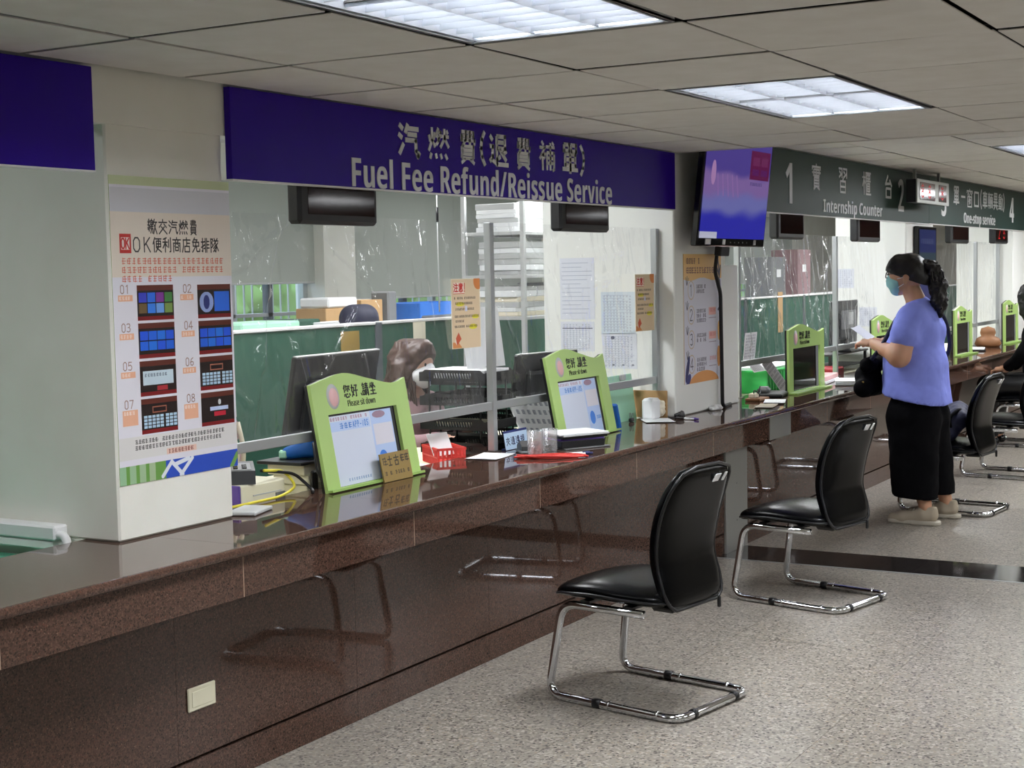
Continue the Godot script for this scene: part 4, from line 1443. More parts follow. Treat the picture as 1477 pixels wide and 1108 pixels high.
	ellipse(q, 306, 262, 14, 34, rgb8(226, 176, 90))
	ellipse(q, 300, 350, 16, 36, rgb8(226, 160, 80))
	ellipse(q, 170, 436, 130, 44, rgb8(236, 168, 100))
	ellipse(q, 26, 380, 12, 46, rgb8(50, 54, 110), 0.35)
	ellipse(q, 34, 416, 14, 24, rgb8(60, 64, 130), 0.8)
	var r := thing("poster", "orange headed poster with four numbered steps on the pillar below the television", "poster", Vector3(7.41, 1.25, -3.1025))
	card(r, "sheet", 0.515, 0.68, printed(q, 0.45, "poster_print"), Transform3D())
	# papers on the white side wall of the second pillar, facing the near end of the hall
	var face := Basis(Vector3(0, 0, 1), Vector3.UP, Vector3(-1, 0, 0))
	var lst := [[-3.665, 1.42, 0.205, 0.325, "long printed list on the white side wall, topmost", 0], [-3.667, 1.166, 0.2, 0.158, "small form with a dark heading on the white side wall, below the long list", 1], [-3.425, 1.29, 0.2, 0.22, "faint bluish form on the white side wall behind the sheet's notice", 2], [-3.42, 1.09, 0.2, 0.185, "pale form with a round seal on the white side wall, next to the small form", 3]]
	for e in lst:
		var p := canvas(160, 220, rgb8(226, 230, 240) if e[5] != 2 else rgb8(214, 226, 236))
		var rows := 13
		for k in rows:
			ink(p, Vector2(10, 18 + k * 15), Vector2(rng.randf_range(90, 150), 18 + k * 15), 1.6, rgb8(160, 168, 190))
			if e[5] != 0:
				fine_print(p, 12, 20 + k * 15, 9, 8, 15, rgb8(168, 174, 192), 1.2)
		if e[5] == 1:
			rect(p, 8, 46, 144, 6, rgb8(60, 60, 90))
		if e[5] == 3:
			ellipse(p, 48, 26, 9, 11, rgb8(90, 96, 120))
			for k in 3:
				ellipse(p, 50 + k * 45, 196, 6, 6, rgb8(120, 126, 146))
		var w := thing("wall_paper_sheet", e[4], "paper", Vector3(7.0375, e[1], e[0]))
		card(w, "sheet", e[2], e[3], printed(p, 0.7, "form_print"), Transform3D(face, Vector3.ZERO))

# ---------------------------------------------------------------- chairs
# closed loft through cross sections [centre, half width vector, half thickness vector]
func loft(st: SurfaceTool, secs: Array, n: int, power := 2.6):
	var rings := []
	for s in secs:
		var ring := []
		for k in n:
			var a := TAU * k / n
			var cx := signf(cos(a)) * pow(absf(cos(a)), 2.0 / power)
			var cy := signf(sin(a)) * pow(absf(sin(a)), 2.0 / power)
			ring.append(s[0] + s[1] * cx + s[2] * cy)
		rings.append(ring)
	for i in rings.size() - 1:
		for k in n:
			var k2 := (k + 1) % n
			quad(st, rings[i][k], rings[i][k2], rings[i + 1][k2], rings[i + 1][k])
	for e in [0, rings.size() - 1]:
		var c: Vector3 = secs[e][0]
		for k in n:
			var k2 := (k + 1) % n
			if e == 0:
				tri(st, c, rings[e][k2], rings[e][k])
			else:
				tri(st, c, rings[e][k], rings[e][k2])

func curve(keys: Array, t: float) -> float:
	for i in keys.size() - 1:
		if t <= keys[i + 1][0]:
			var f: float = (t - keys[i][0]) / (keys[i + 1][0] - keys[i][0])
			var p0: float = keys[maxi(i - 1, 0)][1]
			var p3: float = keys[mini(i + 2, keys.size() - 1)][1]
			return cubic_interpolate(keys[i][1], keys[i + 1][1], p0, p3, f)
	return keys[keys.size() - 1][1]

func make_chair(label: String, at: Vector3, turn: float) -> Node3D:
	var t := thing("visitor_chair", label, "chair", at, turn, "black cantilever chairs along the counter")
	# seat pad, front at -z
	var st := smooth()
	var secs := []
	var wk := [[0.0, 0.15], [0.06, 0.2], [0.25, 0.228], [0.6, 0.225], [0.85, 0.205], [0.97, 0.18], [1.0, 0.15]]
	var yk := [[0.0, 0.378], [0.12, 0.392], [0.4, 0.402], [0.75, 0.396], [1.0, 0.392]]
	var tk := [[0.0, 0.012], [0.05, 0.03], [0.3, 0.042], [0.8, 0.04], [0.97, 0.03], [1.0, 0.012]]
	for i in 21:
		var v := i / 20.0
		secs.append([Vector3(0, curve(yk, v), -0.275 + v * 0.475), Vector3(curve(wk, v), 0, 0), Vector3(0, curve(tk, v), 0)])
	loft(st, secs, 28)
	put(st, M.leather, "seat", t)
	var sp := []
	for s in [-1, 1]:
		for i in 17:
			var v := (i / 16.0) if s < 0 else 1.0 - i / 16.0
			sp.append(Vector3(s * (curve(wk, v) + 0.001), curve(yk, v) - 0.006, -0.275 + v * 0.475))
	var pt := smooth()
	tube(pt, sp, 0.005, 6, true)
	put(pt, M.piping, "seat_piping", t)
	# backrest
	var bk := smooth()
	var zk := [[0.0, 0.195], [0.12, 0.178], [0.35, 0.15], [0.6, 0.166], [0.8, 0.2], [1.0, 0.245]]
	var bw := [[0.0, 0.13], [0.05, 0.165], [0.15, 0.178], [0.35, 0.176], [0.55, 0.184], [0.74, 0.184], [0.87, 0.172], [0.95, 0.15], [0.985, 0.118], [1.0, 0.07]]
	var bt := [[0.0, 0.014], [0.06, 0.03], [0.4, 0.04], [0.8, 0.034], [0.96, 0.024], [1.0, 0.008]]
	var bs := []
	for i in 29:
		var v := i / 28.0
		var dz := (curve(zk, minf(v + 0.02, 1.0)) - curve(zk, maxf(v - 0.02, 0.0)))
		var dir := Vector3(0, 0.0194, dz).normalized()
		var nrm := Vector3(0, -dir.z, dir.y)
		bs.append([Vector3(0, 0.358 + v * 0.487, curve(zk, v)), Vector3(-curve(bw, v), 0, 0), nrm * curve(bt, v)])
	loft(bk, bs, 28, 3.2)
	put(bk, M.leather, "backrest", t)
	var bp := []
	for s in [-1, 1]:
		for i in 25:
			var v := (i / 24.0) if s < 0 else 1.0 - i / 24.0
			bp.append(Vector3(s * (curve(bw, v) + 0.0015), 0.358 + v * 0.487, curve(zk, v) + 0.014))
	var bpt := smooth()
	tube(bpt, bp, 0.006, 6, true)
	put(bpt, M.piping, "back_piping", t)
	# stickers high on the back
	for s in [[0.05, 0.035, 0.03], [0.098, 0.014, 0.034]]:
		var y := 0.795
		var v: float = (y - 0.358) / 0.487
		var tf := Transform3D(Basis(Vector3.RIGHT, 0.52), Vector3(s[0], y, curve(zk, v) + 0.037))
		put(box(Vector3.ZERO, Vector3(s[1], s[2], 0.0025), 0.0, tf), M.paper, "sticker", t)
	# joint between seat and back
	put(box(Vector3(0, 0.365, 0.16), Vector3(0.3, 0.03, 0.1), 0.012), M.black_plastic, "bracket", t)
	put(box(Vector3(0.13, 0.345, 0.215), Vector3(0.012, 0.04, 0.012), 0.003), M.black_plastic, "lever", t)
	# tubular frame in one bent piece
	var fr := smooth()
	var pth := []
	for s in [-1, 1]:
		var side := [Vector3(s * 0.195, 0.345, 0.12), Vector3(s * 0.2, 0.345, -0.225), Vector3(s * 0.222, 0.0155, -0.275), Vector3(s * 0.222, 0.0155, 0.272)]
		if s > 0:
			side.reverse()
		pth.append_array(side)
	tube(fr, fillet(pth, 0.065, 8), 0.0148, 12)
	put(fr, M.chrome, "frame", t)
	for s in [-1, 1]:
		for e in [[-0.06, 0.0172, 0.03, M.black_plastic, "foot_glide"], [-0.01, 0.0168, 0.006, M.chrome, "collar"], [0.19, 0.0165, 0.01, M.chrome, "collar"]]:
			var c := smooth()
			tube(c, [Vector3(s * 0.222, 0.0172, e[0] - e[2] / 2), Vector3(s * 0.222, 0.0172, e[0] + e[2] / 2)], e[1], 10)
			put(c, e[3], e[4], t)
		var c2 := smooth()
		tube(c2, [Vector3(s * 0.12, 0.0172, 0.272), Vector3(s * 0.14, 0.0172, 0.272)], 0.0172, 10)
		put(c2, M.black_plastic, "foot_glide", t)
	put(box(Vector3(0, 0.362, -0.12), Vector3(0.41, 0.008, 0.04)), M.black_plastic, "seat_plate", t)
	put(box(Vector3(0, 0.362, 0.06), Vector3(0.41, 0.008, 0.04)), M.black_plastic, "seat_plate", t)
	return t

func build_chairs():
	# turn so that the front swings a little towards the far end
	var c := make_chair("black padded cantilever chair nearest the camera, with two white stickers", Vector3(4.72, 0, -2.20), -0.17)
	dup(c, "black padded cantilever chair at the metal floor strip, second from the camera", Vector3(6.48, 0, -2.20), -0.22)
	dup(c, "black padded cantilever chair right behind the standing woman, holding a dark bag", Vector3(9.26, 0, -2.22), -0.1)
	dup(c, "empty black padded cantilever chair past the standing woman, cut by the picture's right edge", Vector3(10.93, 0, -2.24), -0.1)
	dup(c, "black padded cantilever chair under the seated person at the picture's right edge", Vector3(12.85, 0, -2.46), 0.0)
	# dark bag lying on the third chair
	var b := thing("backpack", "dark navy backpack lying on the chair behind the standing woman", "bag", Vector3(9.26, 0.425, -2.26), 0.25)
	var m := blob([[Vector3(-0.12, 0.07, -0.02), 0.075, Vector3(0.1, 0.08, -0.02), 0.08], [Vector3(-0.1, 0.14, 0.05), 0.07, Vector3(0.1, 0.16, 0.06), 0.08], [Vector3(-0.06, 0.08, -0.12), 0.06, Vector3(0.08, 0.07, -0.12), 0.055]], 0.014, 0.05, [], 0.012, 12.0)
	put_mesh(m, M.navy, "body", b)
	var s := smooth()
	tube(s, fillet([Vector3(-0.15, 0.06, 0.02), Vector3(-0.2, 0.16, 0.0), Vector3(-0.14, 0.2, 0.05), Vector3(-0.1, 0.2, 0.07)], 0.05), 0.012, 6)
	put(s, M.trousers, "strap", b)
	put(box(Vector3(-0.16, 0.08, -0.09), Vector3(0.012, 0.03, 0.06), 0.004), M.light_grey, "buckle", b)

# ---------------------------------------------------------------- people
func hand_bones(w: Vector3, dir: Vector3, up: Vector3, sc: float) -> Array:
	# palm and five bent fingers; dir along the hand, up towards the back of the hand
	var side := dir.cross(up).normalized()
	var out := [[w, 0.022 * sc, w + dir * 0.075 * sc, 0.024 * sc], [w + dir * 0.03 * sc + side * 0.02 * sc, 0.016 * sc, w + dir * 0.08 * sc + side * 0.026 * sc, 0.013 * sc], [w + dir * 0.03 * sc - side * 0.02 * sc, 0.016 * sc, w + dir * 0.08 * sc - side * 0.026 * sc, 0.013 * sc]]
	for i in 4:
		var o := (i - 1.5) * 0.019 * sc
		var l: float = [0.03, 0.036, 0.034, 0.027][i] * sc
		var k := w + dir * 0.082 * sc + side * o
		var k2 := k + dir * l - up * l * 0.35
		var k3 := k2 + dir * l * 0.3 - up * l * 0.8
		out.append([k, 0.009 * sc, k2, 0.0082 * sc])
		out.append([k2, 0.0082 * sc, k3, 0.0072 * sc])
	var th := w + dir * 0.03 * sc + side * 0.03 * sc
	out.append([th, 0.012 * sc, th + dir * 0.03 * sc + side * 0.02 * sc, 0.01 * sc])
	out.append([th + dir * 0.03 * sc + side * 0.02 * sc, 0.01 * sc, th + dir * 0.058 * sc + side * 0.008 * sc - up * 0.01 * sc, 0.0085 * sc])
	return out

func joined(meshes: Array) -> ArrayMesh:
	var st := SurfaceTool.new()
	for m in meshes:
		st.append_from(m, 0, Transform3D())
	return st.commit()

func build_people():
	standing_woman()
	clerk()
	seated_person()

func standing_woman():
	var O := Vector3(8.78, 0, -2.32)
	var t := thing("person", "woman in a lilac blouse and black culottes standing at the counter, looking at a paper", "person", O)
	var v := func(x: float, y: float, z: float) -> Vector3: return Vector3(x - O.x, y, z - O.z)
	var body := [
		[v.call(8.78, 1.30, -2.33), 0.058, v.call(8.78, 1.38, -2.365), 0.054],
		[v.call(8.63, 1.20, -2.31), 0.062, v.call(8.93, 1.20, -2.31), 0.062],
		[v.call(8.78, 1.2, -2.31), 0.09, v.call(8.78, 0.80, -2.32), 0.12],
		[v.call(8.70, 0.80, -2.32), 0.1, v.call(8.66, 0.45, -2.31), 0.07], [v.call(8.66, 0.45, -2.31), 0.07, v.call(8.64, 0.08, -2.235), 0.036],
		[v.call(8.86, 0.80, -2.32), 0.1, v.call(8.91, 0.45, -2.29), 0.07], [v.call(8.91, 0.45, -2.29), 0.07, v.call(8.93, 0.08, -2.185), 0.036],
		[v.call(8.59, 1.20, -2.31), 0.064, v.call(8.525, 0.99, -2.36), 0.062], [v.call(8.525, 0.99, -2.36), 0.056, v.call(8.67, 1.05, -2.55), 0.032],
		[v.call(8.97, 1.20, -2.31), 0.062, v.call(9.03, 0.985, -2.355), 0.058], [v.call(9.03, 0.985, -2.355), 0.055, v.call(8.88, 1.05, -2.55), 0.032],
	]
	var head := [
		[v.call(8.78, 1.475, -2.365), 0.088, v.call(8.78, 1.465, -2.40), 0.084], [v.call(8.78, 1.43, -2.42), 0.066, v.call(8.78, 1.385, -2.425), 0.05],
		[v.call(8.78, 1.365, -2.44), 0.028, v.call(8.78, 1.362, -2.445), 0.026], [v.call(8.78, 1.39, -2.365), 0.05, v.call(8.78, 1.42, -2.36), 0.06],
		[v.call(8.78, 1.445, -2.482), 0.012, v.call(8.78, 1.418, -2.498), 0.013], [v.call(8.692, 1.44, -2.365), 0.016, v.call(8.695, 1.405, -2.372), 0.011], [v.call(8.868, 1.44, -2.365), 0.016, v.call(8.865, 1.405, -2.372), 0.011],
	]
	var hl := hand_bones(v.call(8.67, 1.05, -2.55), Vector3(0.35, 0.12, -0.93).normalized(), Vector3(-0.3, 0.9, 0.0).normalized(), 0.95)
	var hr := hand_bones(v.call(8.88, 1.05, -2.55), Vector3(-0.35, 0.12, -0.93).normalized(), Vector3(0.3, 0.9, 0.0).normalized(), 0.95)
	var bm := joined([blob(body, 0.014, 0.04), blob(head, 0.007, 0.02), blob(hl, 0.0045, 0.008), blob(hr, 0.0045, 0.008)])
	put_mesh(bm, M.skin, "body", t)
	# blouse, with the hem lower at the back
	var sh := [
		[v.call(8.64, 1.205, -2.305), 0.078, v.call(8.92, 1.205, -2.305), 0.078],
		[v.call(8.70, 1.13, -2.305), 0.125, v.call(8.86, 1.13, -2.305), 0.125],
		[v.call(8.72, 1.10, -2.335), 0.13, v.call(8.735, 0.92, -2.335), 0.165], [v.call(8.84, 1.10, -2.335), 0.13, v.call(8.825, 0.92, -2.335), 0.165],
		[v.call(8.735, 0.92, -2.335), 0.165, v.call(8.71, 0.66, -2.325), 0.19], [v.call(8.825, 0.92, -2.335), 0.165, v.call(8.85, 0.66, -2.325), 0.19],
		[v.call(8.78, 1.06, -2.38), 0.12, v.call(8.78, 0.95, -2.38), 0.13],
		[v.call(8.61, 1.2, -2.31), 0.078, v.call(8.558, 1.108, -2.335), 0.09], [v.call(8.95, 1.2, -2.31), 0.078, v.call(9.0, 1.108, -2.335), 0.09],
		[v.call(8.78, 1.26, -2.315), 0.075, v.call(8.78, 1.22, -2.31), 0.09],
	]
	var hem_n := Vector3(0, -1, -0.19)
	put_mesh(blob(sh, 0.013, 0.045, [[hem_n, -0.722], [Vector3(0, 1, -0.35).normalized(), 1.262]], 0.012, 5.0), M.shirt, "blouse", t)
	# wide black trousers ending above the ankle
	var tr := [
		[v.call(8.72, 0.76, -2.325), 0.125, v.call(8.705, 0.62, -2.325), 0.155], [v.call(8.84, 0.76, -2.325), 0.125, v.call(8.855, 0.62, -2.315), 0.152],
		[v.call(8.695, 0.62, -2.325), 0.15, v.call(8.665, 0.14, -2.305), 0.13], [v.call(8.865, 0.62, -2.315), 0.15, v.call(8.925, 0.16, -2.265), 0.125],
	]
	put_mesh(blob(tr, 0.014, 0.03, [[Vector3(0, -1, -0.08).normalized(), -0.158]], 0.01, 6.0), M.trousers, "trousers", t)
	# shoes
	for s in [[8.64, -2.2, 0.06], [8.935, -2.155, -0.1]]:
		var d := Vector3(sin(s[2]), 0, -cos(s[2]))
		var heel: Vector3 = v.call(s[0], 0.0, s[1])
		var up := [[heel + d * 0.0 + Vector3(0, 0.055, 0), 0.036, heel + d * 0.05 + Vector3(0, 0.06, 0), 0.042], [heel + d * 0.05 + Vector3(0, 0.05, 0), 0.042, heel + d * 0.17 + Vector3(0, 0.034, 0), 0.038], [heel + d * 0.17 + Vector3(0, 0.034, 0), 0.038, heel + d * 0.235 + Vector3(0, 0.028, 0), 0.028], [heel + Vector3(0, 0.09, 0), 0.03, heel + d * 0.045 + Vector3(0, 0.095, 0), 0.034]]
		var shoe := put_mesh(blob(up, 0.008, 0.02, [[Vector3(0, -1, 0), -0.012], [Vector3(0, 1, 0), 0.108]]), M.shoe, "shoe", t)
		var so := [[heel - d * 0.012 + Vector3(0, 0.012, 0), 0.04, heel + d * 0.1 + Vector3(0, 0.012, 0), 0.042], [heel + d * 0.1 + Vector3(0, 0.012, 0), 0.042, heel + d * 0.23 + Vector3(0, 0.012, 0), 0.034]]
		put_mesh(blob(so, 0.008, 0.01, [[Vector3(0, -1, 0), 0.0], [Vector3(0, 1, 0), 0.026]]), M.sole, "sole", shoe)
		for k in 4:
			var lc := smooth()
			var c := heel + d * (0.085 + k * 0.022) + Vector3(0, 0.092 - k * 0.008, 0)
			var sd := d.cross(Vector3.UP) * 0.024
			tube(lc, [c - sd - Vector3(0, 0.01, 0), c + Vector3(0, 0.004, 0), c + sd - Vector3(0, 0.01, 0)], 0.004, 5)
			put(lc, M.sole, "lace", shoe)
	# hair: cap with a fringe, tied tail at the back
	var hr2 := [
		[v.call(8.78, 1.482, -2.36), 0.099, v.call(8.78, 1.478, -2.395), 0.096], [v.call(8.78, 1.50, -2.43), 0.075, v.call(8.78, 1.478, -2.455), 0.055], [v.call(8.74, 1.475, -2.445), 0.05, v.call(8.82, 1.475, -2.445), 0.05], [v.call(8.78, 1.43, -2.315), 0.075, v.call(8.78, 1.44, -2.32), 0.075],
	]
	put_mesh(blob(hr2, 0.008, 0.025, [[Vector3(0, -0.93, -0.36).normalized(), (Vector3(0, -0.93, -0.36).normalized()).dot(v.call(8.78, 1.476, -2.49))]], 0.008, 14.0), M.hair_black, "hair", t)
	var tail := [[v.call(8.78, 1.51, -2.275), 0.032, v.call(8.785, 1.485, -2.235), 0.042], [v.call(8.785, 1.485, -2.235), 0.042, v.call(8.79, 1.39, -2.205), 0.05], [v.call(8.79, 1.39, -2.205), 0.05, v.call(8.785, 1.29, -2.195), 0.042], [v.call(8.785, 1.29, -2.195), 0.042, v.call(8.77, 1.215, -2.185), 0.014]]
	put_mesh(blob(tail, 0.009, 0.02, [], 0.024, 24.0), M.hair_black, "ponytail", t)
	for k in 9:
		var ln := smooth()
		var pts := []
		for i in 8:
			var f := i / 7.0
			pts.append(v.call(8.785 + 0.045 * cos(k * 2.4) * (1.0 - 0.4 * f), 1.47 - f * 0.26, -2.215 + 0.045 * sin(k * 2.4) * (1.0 - 0.5 * f) + 0.008 * sin(f * 12.0 + k)))
		tube(ln, pts, 0.006, 5, false, 0.002)
		put(ln, M.hair_black, "lock", t)
	var tie := smooth()
	lathe(tie, [Vector2(0.03, -0.008), Vector2(0.04, 0), Vector2(0.03, 0.008)], 12, Transform3D(Basis(Vector3.RIGHT, 0.9), v.call(8.782, 1.505, -2.262)))
	put(tie, M.light_grey, "hair_tie", t)
	# face mask with ear loops, glasses, eyes
	var mk := [[v.call(8.78, 1.425, -2.452), 0.05, v.call(8.78, 1.372, -2.443), 0.042], [v.call(8.75, 1.40, -2.435), 0.046, v.call(8.81, 1.40, -2.435), 0.046], [v.call(8.78, 1.42, -2.488), 0.016, v.call(8.78, 1.40, -2.488), 0.018]]
	put_mesh(blob(mk, 0.006, 0.02, [[Vector3(0, 0, 1), -2.418 + 2.32]]), M.mask_blue, "face_mask", t)
	var gl := smooth()
	for s in [-1, 1]:
		var x: float = 8.78 + s * 0.034
		tube(gl, fillet([v.call(x - 0.026, 1.438, -2.494), v.call(x + 0.026, 1.438, -2.494), v.call(x + 0.024, 1.47, -2.49), v.call(x - 0.024, 1.47, -2.49)], 0.012, 4, true), 0.0032, 6, true)
		tube(gl, [v.call(8.78 + s * 0.06, 1.462, -2.488), v.call(8.78 + s * 0.092, 1.46, -2.42), v.call(8.78 + s * 0.09, 1.455, -2.36)], 0.003, 6)
		var lp := smooth()
		tube(lp, [v.call(8.78 + s * 0.06, 1.43, -2.45), v.call(8.78 + s * 0.085, 1.435, -2.4), v.call(8.78 + s * 0.094, 1.45, -2.36), v.call(8.78 + s * 0.09, 1.41, -2.365), v.call(8.78 + s * 0.065, 1.38, -2.42)], 0.002, 5)
		put(lp, M.mask_white, "ear_loop", t)
		var ey := smooth()
		lathe(ey, [Vector2(0, 0.004), Vector2(0.006, 0.003), Vector2(0.009, 0.0)], 10, Transform3D(Basis(Vector3.RIGHT, -PI / 2), v.call(8.78 + s * 0.032, 1.455, -2.476)))
		put(ey, M.black_gloss, "eye", t)
	tube(gl, [v.call(8.772, 1.455, -2.497), v.call(8.788, 1.455, -2.497)], 0.003, 6)
	put(gl, M.black_plastic, "glasses", t)
	# her bag hangs in front on a strap that crosses her back
	var bg := thing("shoulder_bag", "black shoulder bag hanging at the standing woman's front", "bag", v.call(8.72, 0.74, -2.60) + O)
	var o2 := bg.position
	var bm2 := blob([[Vector3(-0.1, 0.05, 0.0), 0.055, Vector3(0.12, 0.05, 0.02), 0.055], [Vector3(-0.09, 0.19, 0.02), 0.045, Vector3(0.12, 0.19, 0.03), 0.045], [Vector3(0, 0.11, -0.01), 0.07, Vector3(0.03, 0.1, 0.0), 0.07]], 0.012, 0.05, [], 0.006, 12.0)
	put_mesh(bm2, M.trousers, "pouch", bg)
	put(box(Vector3(-0.135, 0.09, 0.01), Vector3(0.006, 0.012, 0.012), 0.002), M.gold, "clasp", bg)
	var sp := smooth()
	var path := [Vector3(8.63, 0.94, -2.57), Vector3(8.60, 1.05, -2.48), Vector3(8.67, 1.2, -2.415), Vector3(8.72, 1.268, -2.36), Vector3(8.76, 1.29, -2.27), Vector3(8.82, 1.255, -2.215), Vector3(8.9, 1.15, -2.18), Vector3(8.99, 1.0, -2.19), Vector3(9.05, 0.86, -2.28)]
	var cv := Curve3D.new()
	for i in path.size():
		var h: Vector3 = (path[mini(i + 1, path.size() - 1)] - path[maxi(i - 1, 0)]) / 6.0
		cv.add_point(path[i] - o2, -h, h)
	var pts2: Array = Array(cv.tessellate(4, 3))
	tube(sp, pts2, 0.012, 6)
	put(sp, M.navy, "strap", bg)
	var pp := put(paper(Vector3(8.69, 1.07, -2.60), Vector3(0.16, 0.01, 0.0), Vector3(0.0, 0.07, -0.1), 0.006), M.paper, "paper_slip")
	tag(pp, "white paper slip held in the standing woman's hands", "paper")

func clerk():
	var O := Vector3(5.86, -0.012, -3.95)
	var t := thing("person", "long haired clerk in a white mask seated behind the counter", "person", O)
	var v := func(x: float, y: float, z: float) -> Vector3: return Vector3(x, y, z)
	# faces +z, head bent down
	var body := [
		[v.call(0, 0.96, -0.02), 0.05, v.call(0, 1.03, 0.0), 0.048], [v.call(-0.15, 0.90, -0.02), 0.06, v.call(0.15, 0.90, -0.02), 0.06],
		[v.call(0, 0.9, -0.02), 0.1, v.call(0, 0.5, -0.04), 0.13], [v.call(-0.17, 0.9, -0.02), 0.05, v.call(-0.2, 0.72, 0.08), 0.045], [v.call(-0.2, 0.72, 0.08), 0.045, v.call(-0.1, 0.76, 0.26), 0.03],
		[v.call(0.17, 0.9, -0.02), 0.05, v.call(0.2, 0.72, 0.08), 0.045], [v.call(0.2, 0.72, 0.08), 0.045, v.call(0.08, 0.76, 0.26), 0.03],
	]
	var head := [[v.call(0, 1.125, 0.0), 0.085, v.call(0, 1.115, 0.03), 0.082], [v.call(0, 1.08, 0.055), 0.06, v.call(0, 1.03, 0.065), 0.045], [v.call(0, 1.08, 0.115), 0.012, v.call(0, 1.06, 0.122), 0.012], [v.call(0, 1.04, 0.0), 0.05, v.call(0, 1.08, 0.0), 0.06]]
	var hb := hand_bones(v.call(-0.1, 0.76, 0.26), Vector3(0.2, -0.1, 0.95).normalized(), Vector3.UP, 0.9)
	var hb2 := hand_bones(v.call(0.08, 0.76, 0.26), Vector3(-0.2, -0.1, 0.95).normalized(), Vector3.UP, 0.9)
	put_mesh(joined([blob(body, 0.016, 0.04), blob(head, 0.008, 0.02), blob(hb, 0.005, 0.008), blob(hb2, 0.005, 0.008)]), M.skin_pale, "body", t)
	put_mesh(blob([[v.call(-0.15, 0.89, -0.02), 0.072, v.call(0.15, 0.89, -0.02), 0.072], [v.call(-0.07, 0.82, -0.02), 0.12, v.call(0.07, 0.82, -0.02), 0.12], [v.call(0, 0.85, -0.02), 0.13, v.call(0, 0.48, -0.04), 0.15], [v.call(-0.17, 0.89, -0.02), 0.062, v.call(-0.2, 0.72, 0.08), 0.058], [v.call(0.17, 0.89, -0.02), 0.062, v.call(0.2, 0.72, 0.08), 0.058], [v.call(-0.2, 0.72, 0.08), 0.056, v.call(-0.12, 0.755, 0.22), 0.042], [v.call(0.2, 0.72, 0.08), 0.056, v.call(0.1, 0.755, 0.22), 0.042]], 0.016, 0.04, [], 0.008, 7.0), M.mauve, "jacket", t)
	var hair := [[v.call(0, 1.13, -0.005), 0.092, v.call(0, 1.125, 0.03), 0.09], [v.call(0, 1.15, 0.06), 0.07, v.call(0, 1.115, 0.085), 0.045], [v.call(0, 1.1, -0.035), 0.08, v.call(0, 0.92, -0.06), 0.08], [v.call(-0.08, 1.08, 0.0), 0.05, v.call(-0.11, 0.86, 0.02), 0.045], [v.call(0.08, 1.08, 0.0), 0.05, v.call(0.11, 0.86, 0.02), 0.045], [v.call(0, 0.95, -0.08), 0.09, v.call(0, 0.8, -0.11), 0.06], [v.call(-0.11, 0.9, -0.02), 0.055, v.call(-0.12, 0.78, -0.02), 0.03]]
	put_mesh(blob(hair, 0.01, 0.03, [[Vector3(0, -0.55, 0.83).normalized(), Vector3(0, -0.55, 0.83).normalized().dot(v.call(0, 1.1, 0.09))]], 0.014, 16.0), M.hair_brown, "hair", t)
	for k in 26:
		var ln := smooth()
		var pts := []
		for i in 8:
			var f := i / 7.0
			var a := PI * 0.72 + PI * 1.5 * k / 25.0
			pts.append(Vector3(cos(a) * (0.055 + 0.055 * sqrt(f)) + 0.005 * sin(f * 8.0 + k * 2.0), 1.205 - f * 0.42, sin(a) * (0.055 + 0.05 * sqrt(f)) + 0.0 + 0.006 * sin(f * 9.0 + k)))
		tube(ln, pts, 0.012, 5, false, 0.004)
		put(ln, M.hair_brown, "lock", t)
	put_mesh(blob([[v.call(0, 1.07, 0.085), 0.048, v.call(0, 1.025, 0.078), 0.04], [v.call(-0.03, 1.05, 0.07), 0.045, v.call(0.03, 1.05, 0.07), 0.045], [v.call(0, 1.068, 0.12), 0.014, v.call(0, 1.05, 0.12), 0.016]], 0.007, 0.02, [[Vector3(0, 0, -1), -0.055]]), M.mask_white, "face_mask", t)
	for s in [-1, 1]:
		var ey := smooth()
		lathe(ey, [Vector2(0, 0.004), Vector2(0.006, 0.003), Vector2(0.009, 0.0)], 10, Transform3D(Basis(Vector3.RIGHT, PI / 2), v.call(s * 0.032, 1.1, 0.108)))
		put(ey, M.black_gloss, "eye", t)
	var lb := put_mesh(blob([[v.call(-0.1, 0.5, 0.0), 0.1, v.call(-0.12, 0.5, 0.3), 0.08], [v.call(0.1, 0.5, 0.0), 0.1, v.call(0.12, 0.5, 0.3), 0.08], [v.call(-0.12, 0.48, 0.33), 0.07, v.call(-0.12, 0.06, 0.33), 0.045], [v.call(0.12, 0.48, 0.33), 0.07, v.call(0.12, 0.06, 0.33), 0.045]], 0.018, 0.04), M.trousers, "trousers", t)
	for s in [-1, 1]:
		put_mesh(blob([[v.call(s * 0.12, 0.03, 0.31), 0.035, v.call(s * 0.12, 0.025, 0.46), 0.028]], 0.01, 0.02, [[Vector3(0, -1, 0), 0.0]]), M.black_plastic, "shoe", t)
	# her chair
	var c := thing("office_chair", "pink framed office chair the clerk sits on", "chair", Vector3(5.86, 0, -3.99))
	put(box(Vector3(0, 0.37, 0.02), Vector3(0.44, 0.07, 0.42), 0.03), M.mauve, "seat", c)
	put(box(Vector3(0, 0.7, -0.235), Vector3(0.4, 0.42, 0.05), 0.022), M.mauve, "backrest", c)
	for s in [-1, 1]:
		var ar := smooth()
		tube(ar, fillet([Vector3(s * 0.25, 0.38, 0.06), Vector3(s * 0.28, 0.38, 0.06), Vector3(s * 0.29, 0.62, 0.12), Vector3(s * 0.29, 0.62, -0.12), Vector3(s * 0.28, 0.42, -0.16)], 0.06), 0.016, 8)
		put(ar, M.pink, "armrest", c)
	var po := smooth()
	lathe(po, [Vector2(0.0, 0.335), Vector2(0.03, 0.335), Vector2(0.03, 0.08), Vector2(0.05, 0.06), Vector2(0.28, 0.04), Vector2(0.28, 0.0), Vector2(0.0, 0.0)], 16)
	put(po, M.black_plastic, "pedestal", c)

